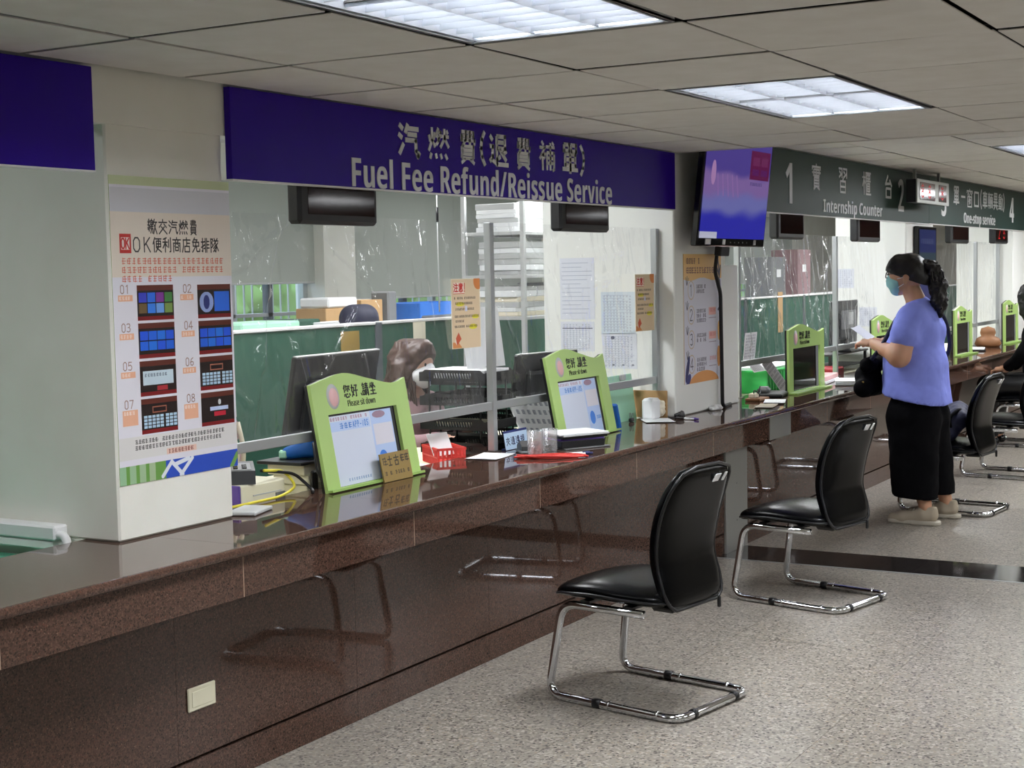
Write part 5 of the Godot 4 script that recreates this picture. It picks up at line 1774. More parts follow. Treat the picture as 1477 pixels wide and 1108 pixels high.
func seated_person():
	var O := Vector3(12.85, 0, -2.40)
	var t := thing("person", "black haired person in black, seated at the picture's right edge", "person", O)
	var body := [
		[Vector3(0, 1.02, 0.02), 0.052, Vector3(0, 1.14, -0.02), 0.052], [Vector3(-0.17, 0.98, 0.02), 0.07, Vector3(0.17, 0.98, 0.02), 0.07], [Vector3(0, 0.95, 0.02), 0.12, Vector3(0, 0.55, 0.05), 0.14],
		[Vector3(-0.19, 0.97, 0.02), 0.06, Vector3(-0.21, 0.78, -0.06), 0.05], [Vector3(-0.21, 0.78, -0.06), 0.05, Vector3(-0.1, 0.64, -0.24), 0.034], [Vector3(0.19, 0.97, 0.02), 0.06, Vector3(0.21, 0.78, -0.06), 0.05], [Vector3(0.21, 0.78, -0.06), 0.05, Vector3(0.1, 0.64, -0.24), 0.034],
		[Vector3(-0.1, 0.52, 0.02), 0.085, Vector3(-0.12, 0.5, -0.38), 0.07], [Vector3(-0.12, 0.5, -0.38), 0.068, Vector3(-0.13, 0.07, -0.34), 0.04], [Vector3(0.1, 0.52, 0.02), 0.085, Vector3(0.12, 0.5, -0.38), 0.07], [Vector3(0.12, 0.5, -0.38), 0.068, Vector3(0.13, 0.07, -0.34), 0.04],
	]
	var head := [[Vector3(0, 1.25, -0.03), 0.085, Vector3(0, 1.24, -0.065), 0.082], [Vector3(0, 1.2, -0.09), 0.062, Vector3(0, 1.15, -0.095), 0.045], [Vector3(0, 1.21, -0.15), 0.012, Vector3(0, 1.195, -0.157), 0.012]]
	put_mesh(joined([blob(body, 0.018, 0.04), blob(head, 0.009, 0.02), blob(hand_bones(Vector3(-0.1, 0.64, -0.24), Vector3(0.1, -0.1, -1).normalized(), Vector3.UP, 0.95), 0.005, 0.008), blob(hand_bones(Vector3(0.1, 0.64, -0.24), Vector3(-0.1, -0.1, -1).normalized(), Vector3.UP, 0.95), 0.005, 0.008)]), M.skin, "body", t)
	put_mesh(blob([[Vector3(-0.16, 0.97, 0.02), 0.085, Vector3(0.16, 0.97, 0.02), 0.085], [Vector3(-0.06, 0.9, 0.03), 0.14, Vector3(0.06, 0.9, 0.03), 0.14], [Vector3(0, 0.9, 0.02), 0.15, Vector3(0, 0.54, 0.05), 0.17], [Vector3(-0.19, 0.97, 0.02), 0.075, Vector3(-0.21, 0.78, -0.06), 0.065], [Vector3(0.19, 0.97, 0.02), 0.075, Vector3(0.21, 0.78, -0.06), 0.065], [Vector3(-0.21, 0.78, -0.06), 0.062, Vector3(-0.12, 0.66, -0.21), 0.046], [Vector3(0.21, 0.78, -0.06), 0.062, Vector3(0.12, 0.66, -0.21), 0.046]], 0.018, 0.04, [], 0.01, 6.0), M.trousers, "jacket", t)
	put_mesh(blob([[Vector3(-0.1, 0.52, 0.04), 0.1, Vector3(-0.12, 0.5, -0.38), 0.085], [Vector3(-0.12, 0.5, -0.38), 0.082, Vector3(-0.13, 0.12, -0.345), 0.065], [Vector3(0.1, 0.52, 0.04), 0.1, Vector3(0.12, 0.5, -0.38), 0.085], [Vector3(0.12, 0.5, -0.38), 0.082, Vector3(0.13, 0.12, -0.345), 0.065]], 0.018, 0.03), M.black_plastic, "trousers", t)
	put_mesh(blob([[Vector3(0, 1.26, -0.02), 0.1, Vector3(0, 1.255, -0.06), 0.095], [Vector3(0, 1.2, 0.02), 0.08, Vector3(0, 1.12, 0.04), 0.07], [Vector3(0, 1.27, -0.1), 0.06, Vector3(0, 1.25, -0.12), 0.04], [Vector3(-0.07, 1.24, -0.07), 0.05, Vector3(-0.085, 1.06, -0.06), 0.045], [Vector3(0.07, 1.24, -0.05), 0.05, Vector3(0.085, 1.06, -0.04), 0.045], [Vector3(-0.05, 1.23, -0.12), 0.035, Vector3(-0.07, 1.1, -0.11), 0.03]], 0.01, 0.03, [], 0.01, 14.0), M.hair_black, "hair", t)
	for s in [-1, 1]:
		put_mesh(blob([[Vector3(s * 0.13, 0.035, -0.32), 0.038, Vector3(s * 0.13, 0.028, -0.48), 0.03]], 0.01, 0.02, [[Vector3(0, -1, 0), 0.0]]), M.black_gloss, "shoe", t)

# ---------------------------------------------------------------- lime green display frames
func wave_top(w: float) -> PackedVector2Array:
	var p := PackedVector2Array([Vector2(0, 0.272), Vector2(w, 0.272)])
	var k := [[0.0, 0.385], [0.12, 0.398], [0.35, 0.415], [0.6, 0.386], [0.82, 0.36], [0.93, 0.362], [1.0, 0.374]]
	for i in range(24, -1, -1):
		p.append(Vector2(w * i / 24.0, curve(k, i / 24.0)))
	return p

func lime_frame(at: Vector3, w: float, lean: float, turn: float, sheet_mat: Material, label: String) -> Node3D:
	var t := thing("lime_frame", label, "display frame", at, turn, "lime green Please sit down frames")
	t.rotation.x = -lean
	var st := flat()
	prism(st, wave_top(w), 0.014)
	for e in [[0.0, 0.075], [w - 0.085, w]]:
		prism(st, PackedVector2Array([Vector2(e[0], 0.0), Vector2(e[1], 0.0), Vector2(e[1], 0.272), Vector2(e[0], 0.272)]), 0.014)
	prism(st, PackedVector2Array([Vector2(0.075, 0.0), Vector2(w - 0.085, 0.0), Vector2(w - 0.085, 0.012), Vector2(0.075, 0.012)]), 0.014)
	put(st, M.lime, "frame", t)
	var bk := flat()
	var tb := Transform3D(Basis(), Vector3(0, 0, -0.0142))
	prism(bk, wave_top(w), 0.012, tb)
	for e in [[0.0, 0.075], [w - 0.085, w]]:
		prism(bk, PackedVector2Array([Vector2(e[0], 0.0), Vector2(e[1], 0.0), Vector2(e[1], 0.272), Vector2(e[0], 0.272)]), 0.012, tb)
	put(bk, M.black_plastic, "backing", t)
	put(bb(0.0, w, 0.0, 0.009, 0.0, 0.05 if sheet_mat == null else 0.02), M.lime_edge, "foot", t)
	# round pink emblem, greeting and line of English
	var em := smooth()
	lathe(em, [Vector2(0.046, 0.0), Vector2(0.045, 0.001), Vector2(0, 0.0012)], 20, Transform3D(Basis(Vector3.RIGHT, PI / 2).scaled(Vector3(0.8, 1.0, 1.0)), Vector3(0.12, 0.335, 0)))
	put(em, M.light_grey, "emblem", t)
	var em2 := smooth()
	lathe(em2, [Vector2(0.034, 0.0), Vector2(0.033, 0.0015), Vector2(0, 0.0022)], 20, Transform3D(Basis(Vector3.RIGHT, PI / 2).scaled(Vector3(0.8, 1.0, 1.0)), Vector3(0.122, 0.332, 0.0005)))
	put(em2, M.pink, "emblem_disc", t)
	var x := 0.185
	for ch in ["您", "好", ",", "請", "坐"]:
		var o := put_mesh(glyph_mesh(ch, 0.042, 0.05, 0.0048, 0.0012), M.black_plastic, "lettering", t)
		o.position = Vector3(x, 0.322, 0.0004)
		x += 0.022 if ch == "," else 0.046
	var en := put_mesh(latin_mesh("Please sit down", 0.024, 0.17, 0.001, false), M.black_plastic, "lettering", t)
	en.position = Vector3(0.2, 0.292, 0.0004)
	if sheet_mat != null:
		put(bb(0.075, w - 0.1, 0.012, 0.272, -0.013, -0.009), M.black_plastic, "back_sheet", t)
		card(t, "print", w - 0.2, 0.252, sheet_mat, Transform3D(Basis(), Vector3(0.079 + (w - 0.2) / 2, 0.139, -0.006)))
	else:
		put(bb(0.078, w - 0.13, 0.016, 0.27, -0.011, -0.007), M.smoked, "tinted_pane", t)
		put(bb(w - 0.155, w - 0.112, 0.016, 0.27, -0.006, -0.003), M.grey_plastic, "inner_strip", t)
	return t

func build_frames():
	var im := canvas(380, 260, rgb8(214, 222, 240))
	rect(im, 0, 22, 240, 36, rgb8(186, 208, 244))
	fine_print(im, 8, 6, 15, 12, 15, rgb8(170, 120, 150), 1.8)
	fine_print(im, 8, 30, 5, 20, 26, rgb8(80, 130, 214), 3.0)
	write(im, "APP-iOS", 134, 28, 13, 24, 14, 3.0, rgb8(80, 130, 214))
	rect(im, 246, 0, 134, 260, rgb8(184, 206, 244))
	rect(im, 256, 52, 118, 80, rgb8(222, 220, 232))
	ellipse(im, 300, 16, 40, 14, rgb8(156, 128, 150))
	ellipse(im, 290, 186, 26, 32, rgb8(72, 132, 226))
	fine_print(im, 328, 180, 3, 16, 17, rgb8(72, 132, 226), 2.4)
	fine_print(im, 60, 236, 10, 10, 14, rgb8(120, 150, 200), 1.6)
	var pm := printed(im, 0.25, "frame_print")
	lime_frame(Vector3(4.145, TOP, -3.15), 0.585, 0.18, 0.0, pm, "lime green Please sit down frame nearest the banner, with a gold nameplate leaning on it")
	lime_frame(Vector3(5.80, TOP, -3.115), 0.57, 0.19, 0.0, pm, "lime green Please sit down frame with a printed sheet, left of the mint folders")
	lime_frame(Vector3(8.53, TOP, -3.02), 0.66, 0.01, 0.0, null, "upright lime green frame with a dark pane at counter 1")
	lime_frame(Vector3(10.20, TOP, -3.0), 0.62, 0.01, 0.0, null, "lime green frame half hidden behind the standing woman's hands")
	lime_frame(Vector3(12.48, TOP, -2.99), 0.62, 0.01, 0.0, null, "upright lime green frame just past the standing woman's back")
	lime_frame(Vector3(14.52, TOP, -3.02), 0.64, 0.01, 0.0, null, "farthest upright lime green frame, beside the person at the picture's edge")
	var np := canvas(160, 96, rgb8(150, 124, 66))
	write(np, "士古", 34, 10, 30, 36, 36, 4.0, rgb8(44, 34, 22))
	fine_print(np, 10, 14, 1, 26, 30, rgb8(60, 46, 30), 3.0)
	fine_print(np, 108, 12, 2, 24, 26, rgb8(44, 34, 22), 3.4)
	fine_print(np, 12, 62, 10, 12, 14, rgb8(56, 42, 26), 2.0)
	var n := thing("nameplate", "gold coloured nameplate leaning on the nearest lime frame", "nameplate", Vector3(4.535, TOP, -3.118))
	n.rotation.x = -0.2
	card(n, "plate", 0.185, 0.105, printed(np, 0.3, "nameplate_print"), Transform3D(Basis(), Vector3(0, 0.0535, 0.0)), null, 0.006)

# ---------------------------------------------------------------- small things on the counter
func one(st: SurfaceTool, m: Material, called: String, label: String, category: String, at := Vector3.ZERO, turn := 0.0, group := "") -> MeshInstance3D:
	var o := put(st, m, called)
	o.position = at
	o.rotation.y = turn
	tag(o, label, category, group)
	return o

func monitor(at: Vector3, w: float, h: float, bottom: float, tilt: float, turn: float, label: String) -> Node3D:
	# back of the screen towards +z
	var t := thing("monitor", label, "monitor", at, turn)
	var tf := Transform3D(Basis(Vector3.RIGHT, tilt), Vector3(0, bottom, 0))
	put(box(Vector3(0, h / 2, 0), Vector3(w, h, 0.024), 0.006, tf), M.black_plastic, "panel", t)
	put(box(Vector3(0, h + 0.0015, 0.002), Vector3(w - 0.01, 0.004, 0.018), 0.0, tf), M.light_grey, "top_edge", t)
	put(box(Vector3(-w * 0.1, h * 0.42, 0.03), Vector3(w * 0.55, h * 0.62, 0.04), 0.014, tf), M.black_plastic, "back_cover", t)
	put(box(Vector3(w * 0.05, h * 0.66, 0.0525), Vector3(w * 0.1, 0.03, 0.002), 0.0, tf), M.light_grey, "label_sticker", t)
	put(box(Vector3(0, h / 2, -0.0125), Vector3(w - 0.03, h - 0.03, 0.002), 0.0, tf), M.black_gloss, "screen", t)
	put(box(Vector3(0, (bottom + h * 0.3) / 2, 0.03), Vector3(0.07, bottom + h * 0.3, 0.03), 0.008), M.black_plastic, "neck", t)
	put(box(Vector3(0, 0.008, 0.0), Vector3(0.24, 0.016, 0.2), 0.006), M.black_plastic, "base", t)
	return t

func letter_tray(at: Vector3, turn: float, tiers: Array, label: String) -> Node3D:
	var t := thing("letter_tray", label, "letter tray", at, turn)
	# long side along local x, slotted walls
	var L := 0.34
	var D := 0.25
	for y in tiers:
		var st := flat()
		bx(st, Vector3(0, 0.004, 0), Vector3(L, 0.004, D))
		for s in [-1, 1]:
			var z: float = s * D / 2
			prism(st, PackedVector2Array([Vector2(-L / 2, 0.0), Vector2(L / 2, 0.0), Vector2(L / 2, 0.014), Vector2(-L / 2, 0.014)]), 0.004, Transform3D(Basis(), Vector3(0, 0, z + 0.002)))
			prism(st, PackedVector2Array([Vector2(-L / 2 + 0.012, 0.036), Vector2(L / 2 - 0.012, 0.036), Vector2(L / 2 - 0.03, 0.05), Vector2(-L / 2 + 0.03, 0.05)]), 0.004, Transform3D(Basis(), Vector3(0, 0, z + 0.002)))
			for e in [[-L / 2, -L / 2 + 0.075], [L / 2 - 0.075, L / 2]]:
				prism(st, PackedVector2Array([Vector2(e[0], 0.012), Vector2(e[1], 0.012), Vector2(e[1], 0.038), Vector2(e[0], 0.038)]), 0.004, Transform3D(Basis(), Vector3(0, 0, z + 0.002)))
			for k in 14:
				var x0 := -L / 2 + 0.075 + k * (L - 0.15) / 14.0
				prism(st, PackedVector2Array([Vector2(x0, 0.012), Vector2(x0 + 0.006, 0.012), Vector2(x0 + 0.013, 0.038), Vector2(x0 + 0.007, 0.038)]), 0.004, Transform3D(Basis(), Vector3(0, 0, z + 0.002)))
			bx(st, Vector3(s * (L / 2 - 0.002), 0.022, 0), Vector3(0.004, 0.036, D))
		var o := put(st, M.black_plastic, "tray", t)
		o.position.y = y
	for s in [[-0.13, -0.11], [0.13, -0.11], [-0.13, 0.11], [0.13, 0.11]]:
		var r := smooth()
		tube(r, [Vector3(s[0], 0.0, s[1]), Vector3(s[0], tiers[tiers.size() - 1] + 0.02, s[1])], 0.004, 6)
		put(r, M.black_plastic, "support_rod", t)
	return t

func wire(pts: Array, r: float, m: Material, label: String, round_by := 0.03) -> MeshInstance3D:
	var st := smooth()
	tube(st, fillet(pts, round_by), r, 6)
	var o := put(st, m, "cable")
	tag(o, label, "cable")
	return o

func stack(at: Vector3, turn: float, sizes: Array, mats: Array, called: String, label: String, category: String) -> Node3D:
	var t := thing(called, label, category, at, turn)
	var y := 0.0
	for i in sizes.size():
		var s: Vector3 = sizes[i]
		var o := put(box(Vector3(0, s.y / 2, 0), s, minf(0.003, s.y * 0.2)), mats[i % mats.size()], "layer", t)
		o.position = Vector3(rng.randf_range(-0.008, 0.008), y, rng.randf_range(-0.008, 0.008))
		o.rotation.y = rng.randf_range(-0.06, 0.06)
		y += s.y
	return t

func build_counter_clutter():
	# --- first bay, from the banner pillar onward
	one(box(Vector3(0, 0.006, 0), Vector3(0.15, 0.012, 0.1), 0.003), M.light_grey, "tablet", "flat grey tablet on the counter beside the banner pillar", "tablet", Vector3(3.71, TOP, -3.14), 0.3)
	var cb := thing("cream_box", "cream box with a purple end behind the counter, under the card terminal", "box", Vector3(3.95, DESK, -3.36))
	put(box(Vector3(0, 0.045, 0), Vector3(0.24, 0.09, 0.16), 0.006), M.cream, "body", cb)
	put(box(Vector3(-0.122, 0.045, 0), Vector3(0.012, 0.092, 0.162), 0.003), M.purple, "end_panel", cb)
	put(box(Vector3(0.02, 0.05, 0.081), Vector3(0.15, 0.004, 0.002)), M.light_grey, "seam", cb)
	put(box(Vector3(0.09, 0.03, 0.081), Vector3(0.05, 0.03, 0.003)), M.grey_plastic, "port", cb)
	var et := thing("card_terminal", "grey and white card terminal with a paper slip, on the cream box", "card terminal", Vector3(3.93, DESK + 0.0905, -3.36), 0.75)
	var w := flat()
	prism(w, PackedVector2Array([Vector2(-0.09, 0.0), Vector2(0.09, 0.0), Vector2(0.09, 0.03), Vector2(0.06, 0.062), Vector2(-0.08, 0.045)]), 0.09, Transform3D(Basis(), Vector3(0, 0, 0.045)))
	put(w, M.black_plastic, "body", et)
	put(box(Vector3(-0.02, 0.054, 0), Vector3(0.1, 0.008, 0.07), 0.003, Transform3D(Basis(Vector3(0, 0, 1), 0.12), Vector3.ZERO)), M.grey_plastic, "keypad", et)
	put(box(Vector3(0.075, 0.055, 0), Vector3(0.006, 0.06, 0.06), 0.0, Transform3D(Basis(Vector3(0, 0, 1), -0.35), Vector3(0.02, 0.0, 0))), M.paper, "paper_slip", et)
	for k in 6:
		put(box(Vector3(-0.05 + (k % 3) * 0.02, 0.06, -0.02 + int(k / 3.0) * 0.03), Vector3(0.012, 0.004, 0.016), 0.001, Transform3D(Basis(Vector3(0, 0, 1), 0.12), Vector3.ZERO)), M.black_gloss, "key", et)
	wire([Vector3(3.72, 0.757, -3.235), Vector3(4.0, 0.757, -3.235), Vector3(4.12, 0.775, -3.27), Vector3(4.10, 0.83, -3.31), Vector3(3.98, 0.845, -3.30)], 0.005, M.yellow, "bright yellow cable looped in front of the cream box", 0.06)
	stack(Vector3(4.36, DESK, -3.42), 0.1, [Vector3(0.2, 0.035, 0.15), Vector3(0.21, 0.035, 0.15), Vector3(0.24, 0.04, 0.16), Vector3(0.3, 0.012, 0.2)], [M.cream, M.cream, M.cream, M.black_plastic], "form_stack", "stack of cream form boxes topped by a black tray, next to the yellow cable", "box stack")
	var bs := thing("barcode_scanner", "blue hand scanner lying above the cream form boxes", "scanner", Vector3(4.33, DESK + 0.123, -3.40), -0.9)
	var bsm := blob([[Vector3(-0.06, 0.02, 0), 0.02, Vector3(0.03, 0.05, 0), 0.03], [Vector3(0.03, 0.05, 0), 0.032, Vector3(0.07, 0.055, 0), 0.03], [Vector3(-0.05, 0.02, 0), 0.018, Vector3(0.06, 0.018, 0.02), 0.016]], 0.007, 0.02)
	put_mesh(bsm, M.blue, "body", bs)
	put(box(Vector3(-0.075, 0.016, 0), Vector3(0.03, 0.03, 0.05), 0.006), M.mint, "scan_window", bs)
	wire([Vector3(4.36, 0.9, -3.38), Vector3(4.3, 0.9, -3.33), Vector3(4.24, 0.8, -3.27), Vector3(4.25, 0.757, -3.225), Vector3(4.22, 0.757, -3.19)], 0.005, M.black_plastic, "thin black cable from the blue scanner down to the counter")
	wire([Vector3(4.0, 0.84, -3.33), Vector3(4.12, 0.82, -3.28), Vector3(4.16, 0.757, -3.23), Vector3(4.12, 0.757, -3.2)], 0.006, M.black_plastic, "black cable from the card terminal across the counter's rear edge")
	var pl := thing("phone_stand", "small black stand with a plug behind the nearest lime frame", "stand", Vector3(4.27, DESK, -3.30))
	put(box(Vector3(0, 0.008, 0), Vector3(0.12, 0.016, 0.07), 0.004), M.black_plastic, "base", pl)
	put(box(Vector3(-0.01, 0.05, 0), Vector3(0.03, 0.08, 0.02), 0.006), M.black_plastic, "post", pl)
	var tt := one(box(Vector3(0, 0.08, 0), Vector3(0.14, 0.16, 0.1), 0.01), M.black_plastic, "black_case", "black desk case right behind the nearest lime frame", "case", Vector3(4.62, DESK, -3.42), 0.1)
	tt.scale = Vector3.ONE
	one(box(Vector3(0, 0.05, 0), Vector3(0.34, 0.1, 0.14), 0.004), M.cardboard, "carton", "low open brown carton behind the card terminal", "carton", Vector3(4.02, DESK, -3.62))
	monitor(Vector3(4.68, DESK, -3.56), 0.58, 0.33, 0.165, 0.2, 0.04, "black monitor seen from behind, back of the nearest lime frame")
	var bag := thing("tote_bag", "brown and white striped bag beside the nearest black monitor", "bag", Vector3(4.22, DESK, -3.72), 0.3)
	put_mesh(blob([[Vector3(-0.1, 0.08, 0), 0.07, Vector3(0.1, 0.08, 0), 0.07], [Vector3(-0.09, 0.2, 0), 0.055, Vector3(0.09, 0.22, 0), 0.055]], 0.013, 0.05, [], 0.012, 12.0), M.mauve, "body", bag)
	for s in [-0.05, 0.05]:
		var hd := smooth()
		tube(hd, fillet([Vector3(-0.06, 0.26, s), Vector3(-0.05, 0.38, s), Vector3(0.05, 0.38, s), Vector3(0.06, 0.27, s)], 0.05), 0.008, 6)
		put(hd, M.paper_warm, "strap", bag)
	for k in 3:
		var bn := smooth()
		tube(bn, fillet([Vector3(-0.1 + k * 0.06, 0.03, 0.08), Vector3(-0.06 + k * 0.06, 0.14, 0.085), Vector3(-0.08 + k * 0.07, 0.25, 0.06)], 0.05), 0.01, 6)
		put(bn, M.paper_warm, "stripe", bag)
	# --- letter trays, basket, papers around the first post
	letter_tray(Vector3(5.55, DESK, -3.44), PI / 2, [0.012, 0.115, 0.22, 0.325], "tall black four tier letter tray by the clerk, beside the first steel post")
	letter_tray(Vector3(5.9, DESK, -3.61), PI / 2, [0.012, 0.1, 0.2, 0.28], "black letter tray standing behind the steel post, farther from the hall")
	stack(Vector3(5.55, DESK + 0.335, -3.44), PI / 2, [Vector3(0.3, 0.012, 0.21), Vector3(0.29, 0.016, 0.2), Vector3(0.3, 0.012, 0.2)], [M.paper], "paper_pile", "white papers on the top tier of the tall letter tray", "papers")
	stack(Vector3(5.55, DESK + 0.125, -3.44), PI / 2, [Vector3(0.29, 0.01, 0.2), Vector3(0.3, 0.008, 0.2)], [M.paper, M.paper_warm], "paper_pile", "papers inside the second lowest tier of the tall letter tray", "papers")
	var rb := thing("red_basket", "small red plastic basket with slotted sides", "basket", Vector3(5.22, DESK, -3.36), 0.9)
	var rs := flat()
	bx(rs, Vector3(0, 0.004, 0), Vector3(0.2, 0.006, 0.12))
	for s in [-1, 1]:
		for k in 12:
			bx(rs, Vector3(-0.095 + k * 0.0173, 0.034, s * 0.06), Vector3(0.008, 0.06, 0.004))
		for k in 7:
			bx(rs, Vector3(s * 0.1, 0.034, -0.057 + k * 0.019), Vector3(0.004, 0.06, 0.008))
		bx(rs, Vector3(0, 0.068, s * 0.06), Vector3(0.208, 0.01, 0.008))
		bx(rs, Vector3(s * 0.1, 0.068, 0), Vector3(0.008, 0.01, 0.128))
		bx(rs, Vector3(0, 0.034, s * 0.06), Vector3(0.2, 0.006, 0.005))
		bx(rs, Vector3(s * 0.1, 0.034, 0), Vector3(0.005, 0.006, 0.12))
	put(rs, M.red, "body", rb)
	one(box(Vector3(0, 0.05, 0), Vector3(0.12, 0.1, 0.004), 0.0, Transform3D(Basis(Vector3.RIGHT, -0.45), Vector3.ZERO)), M.paper, "card_block", "white cards leaning in the red basket", "cards", Vector3(5.2, DESK + 0.035, -3.345), -0.2)
	one(paper(Vector3(-0.105, 0, 0.07), Vector3(0.21, 0, 0), Vector3(0, 0, -0.14), 0.002), M.paper, "paper_sheet", "white sheet lying on the counter at the foot of the first post", "paper", Vector3(5.26, TOP + 0.001, -3.16), 0.15)
	one(paper(Vector3(-0.1, 0, 0.08), Vector3(0.3, 0, 0), Vector3(0, 0, -0.2), 0.004), M.paper, "paper_sheet", "white printed forms on the desk just right of the nearest lime frame", "paper", Vector3(4.92, DESK + 0.002, -3.37), 0.0)
	# printed card, hole punch, cups, cloth, pens
	var im := canvas(240, 100, rgb8(196, 220, 244))
	write(im, "交通違規", 14, 34, 42, 44, 50, 4.6, rgb8(34, 44, 84))
	rect(im, 0, 0, 240, 12, rgb8(34, 46, 110))
	var tc := thing("desk_sign", "pale blue desk sign with dark characters beside the first post", "desk sign", Vector3(5.56, TOP, -3.205))
	card(tc, "face", 0.2, 0.082, printed(im, 0.4, "desk_sign_print"), Transform3D(Basis(Vector3.RIGHT, -0.15), Vector3(0, 0.042, 0)))
	put(box(Vector3(0, 0.004, -0.005), Vector3(0.2, 0.008, 0.02)), M.blue_dark, "foot", tc)
	var hp := thing("hole_punch", "black stapler on the counter at the blue desk sign", "stapler", Vector3(5.44, TOP, -3.10), 0.7)
	put(box(Vector3(0, 0.006, 0), Vector3(0.13, 0.012, 0.05), 0.004), M.grey_plastic, "base", hp)
	var hs := flat()
	prism(hs, PackedVector2Array([Vector2(-0.055, 0.0125), Vector2(0.06, 0.0125), Vector2(0.06, 0.028), Vector2(0.0, 0.05), Vector2(-0.05, 0.03)]), 0.036, Transform3D(Basis(), Vector3(0, 0, 0.018)))
	put(hs, M.black_plastic, "arm", hp)
	for c in [[5.335, -2.985, "clear plastic cup holding clips, left one of two on the counter"], [5.42, -2.965, "clear plastic cup, right one of two on the counter edge"]]:
		var cp := thing("clear_cup", c[2], "cup", Vector3(c[0], TOP, c[1]), 0.0, "clear cups")
		var cs := smooth()
		lathe(cs, [Vector2(0.0, 0.001), Vector2(0.032, 0.001), Vector2(0.035, 0.105), Vector2(0.036, 0.107), Vector2(0.0335, 0.105), Vector2(0.0305, 0.004), Vector2(0.0, 0.004)], 16)
		put(cs, M.clear, "cup", cp)
		var cl := flat()
		for k in 12:
			bx(cl, Vector3(rng.randf_range(-0.016, 0.016), 0.008 + k * 0.003, rng.randf_range(-0.016, 0.016)), Vector3(0.02, 0.002, 0.006), 0.0)
		put(cl, M.steel, "clips", cp)
	var rl := smooth()
	for k in 5:
		var lp := []
		for i in 9:
			var a := TAU * i / 8.0 + k
			lp.append(Vector3(cos(a) * (0.09 + 0.016 * k) + k * 0.012 - 0.03, 0.005 + 0.003 * (k % 3) + 0.004 * sin(a * 2.0 + k), sin(a) * (0.022 + 0.004 * k) + 0.006 * sin(a * 3.0 + k)))
		tube(rl, fillet(lp, 0.02, 4), 0.0045, 6)
	tube(rl, fillet([Vector3(-0.02, 0.006, 0.0), Vector3(0.06, 0.008, 0.03), Vector3(0.14, 0.006, 0.0), Vector3(0.17, 0.006, 0.02)], 0.03), 0.0045, 6)
	var ro := put(rl, M.red, "red_lanyard")
	ro.position = Vector3(5.31, TOP, -2.92)
	ro.rotation.y = -1.0
	tag(ro, "tangled red lanyard on the counter edge in front of the cups", "lanyard")
	for p in [[0.0, "white pen with a blue cap, rear one of the pair on the counter edge"], [-0.02, "white pen with a blue cap, front one of the pair on the counter edge"]]:
		var pn := thing("pen", p[1], "pen", Vector3(5.455 + p[0], TOP + 0.005, -2.87 + p[0] * -1.2), -0.62, "pens on the counter edge")
		var ps := smooth()
		tube(ps, [Vector3(-0.065, 0, 0), Vector3(0.04, 0, 0)], 0.0045, 8)
		put(ps, M.paper, "barrel", pn)
		var pc := smooth()
		tube(pc, [Vector3(0.04, 0, 0), Vector3(0.075, 0, 0)], 0.0052, 8)
		put(pc, M.blue_dark, "cap", pn)
	stack(Vector3(5.71, TOP, -3.0), -0.53, [Vector3(0.24, 0.006, 0.18), Vector3(0.22, 0.03, 0.16), Vector3(0.22, 0.008, 0.16), Vector3(0.23, 0.012, 0.17), Vector3(0.24, 0.006, 0.18), Vector3(0.25, 0.006, 0.18)], [M.grey_plastic, M.black_plastic, M.purple, M.black_plastic, M.light_grey, M.paper], "form_stack", "stack of black trays topped with white forms in front of the second lime frame", "box stack")
	# leaning printed board and second monitor
	var kb := canvas(200, 140, rgb8(236, 238, 238))
	for r in 4:
		for k in 7:
			rect(kb, 14 + k * 26 + r * 3, 14 + r * 30, 15, 15, rgb8(186, 190, 196))
			fine_print(kb, 14 + k * 26 + r * 3, 14 + r * 30, 1, 14, 20, rgb8(120, 126, 136), 1.6)
	var kt := thing("print_board", "white board with rows of grey characters leaning behind the paper stack", "board", Vector3(6.02, DESK, -3.36))
	card(kt, "face", 0.36, 0.22, printed(kb, 0.5, "board_print"), Transform3D(Basis(Vector3.RIGHT, -0.5) * Basis(Vector3(0, 0, 1), -0.12), Vector3(0, 0.115, 0)), null, 0.006)
	monitor(Vector3(6.33, DESK, -3.50), 0.52, 0.29, 0.115, 0.12, -0.1, "black monitor seen from behind, back of the second lime frame")
	var hg := thing("hanging_paper", "large white sheet hung behind the first steel post", "paper", Vector3(5.66, 1.24, -3.42))
	put(paper(Vector3(-0.15, -0.15, 0), Vector3(0.33, 0.0, 0.0), Vector3(-0.06, 0.27, 0), 0.004), M.paper, "sheet", hg)
	# blue binder, mint folders, brown card, tissues near the second pillar
	one(box(Vector3(0, 0.065, 0), Vector3(0.02, 0.13, 0.12), 0.006, Transform3D(Basis(Vector3(0, 0, 1), 0.35), Vector3.ZERO)), M.blue, "binder", "blue binder leaning behind the second lime frame", "binder", Vector3(6.45, TOP, -3.19))
	var mf := thing("mint_folder", "pale mint green folder board standing behind the counter near the second pillar", "folder", Vector3(6.78, DESK, -3.30), 0.0)
	put(box(Vector3(0, 0.13, 0), Vector3(0.4, 0.26, 0.008), 0.002, Transform3D(Basis(Vector3.RIGHT, -0.12), Vector3.ZERO)), M.mint, "cover", mf)
	put(box(Vector3(0.08, 0.245, -0.02), Vector3(0.06, 0.03, 0.012), 0.003), M.light_grey, "clip", mf)
	var bc := thing("binder_clip", "black binder clip on the mint green folder's foot", "clip", Vector3(6.76, TOP, -3.225))
	put(box(Vector3(0, 0.01, 0), Vector3(0.04, 0.02, 0.016), 0.004), M.black_plastic, "body", bc)
	for s in [-1, 1]:
		var cw := smooth()
		tube(cw, [Vector3(-0.008, 0.02, s * 0.004), Vector3(-0.005, 0.045, s * 0.007), Vector3(0.005, 0.045, s * 0.007), Vector3(0.008, 0.02, s * 0.004)], 0.0014, 5)
		put(cw, M.steel, "wire_arm", bc)
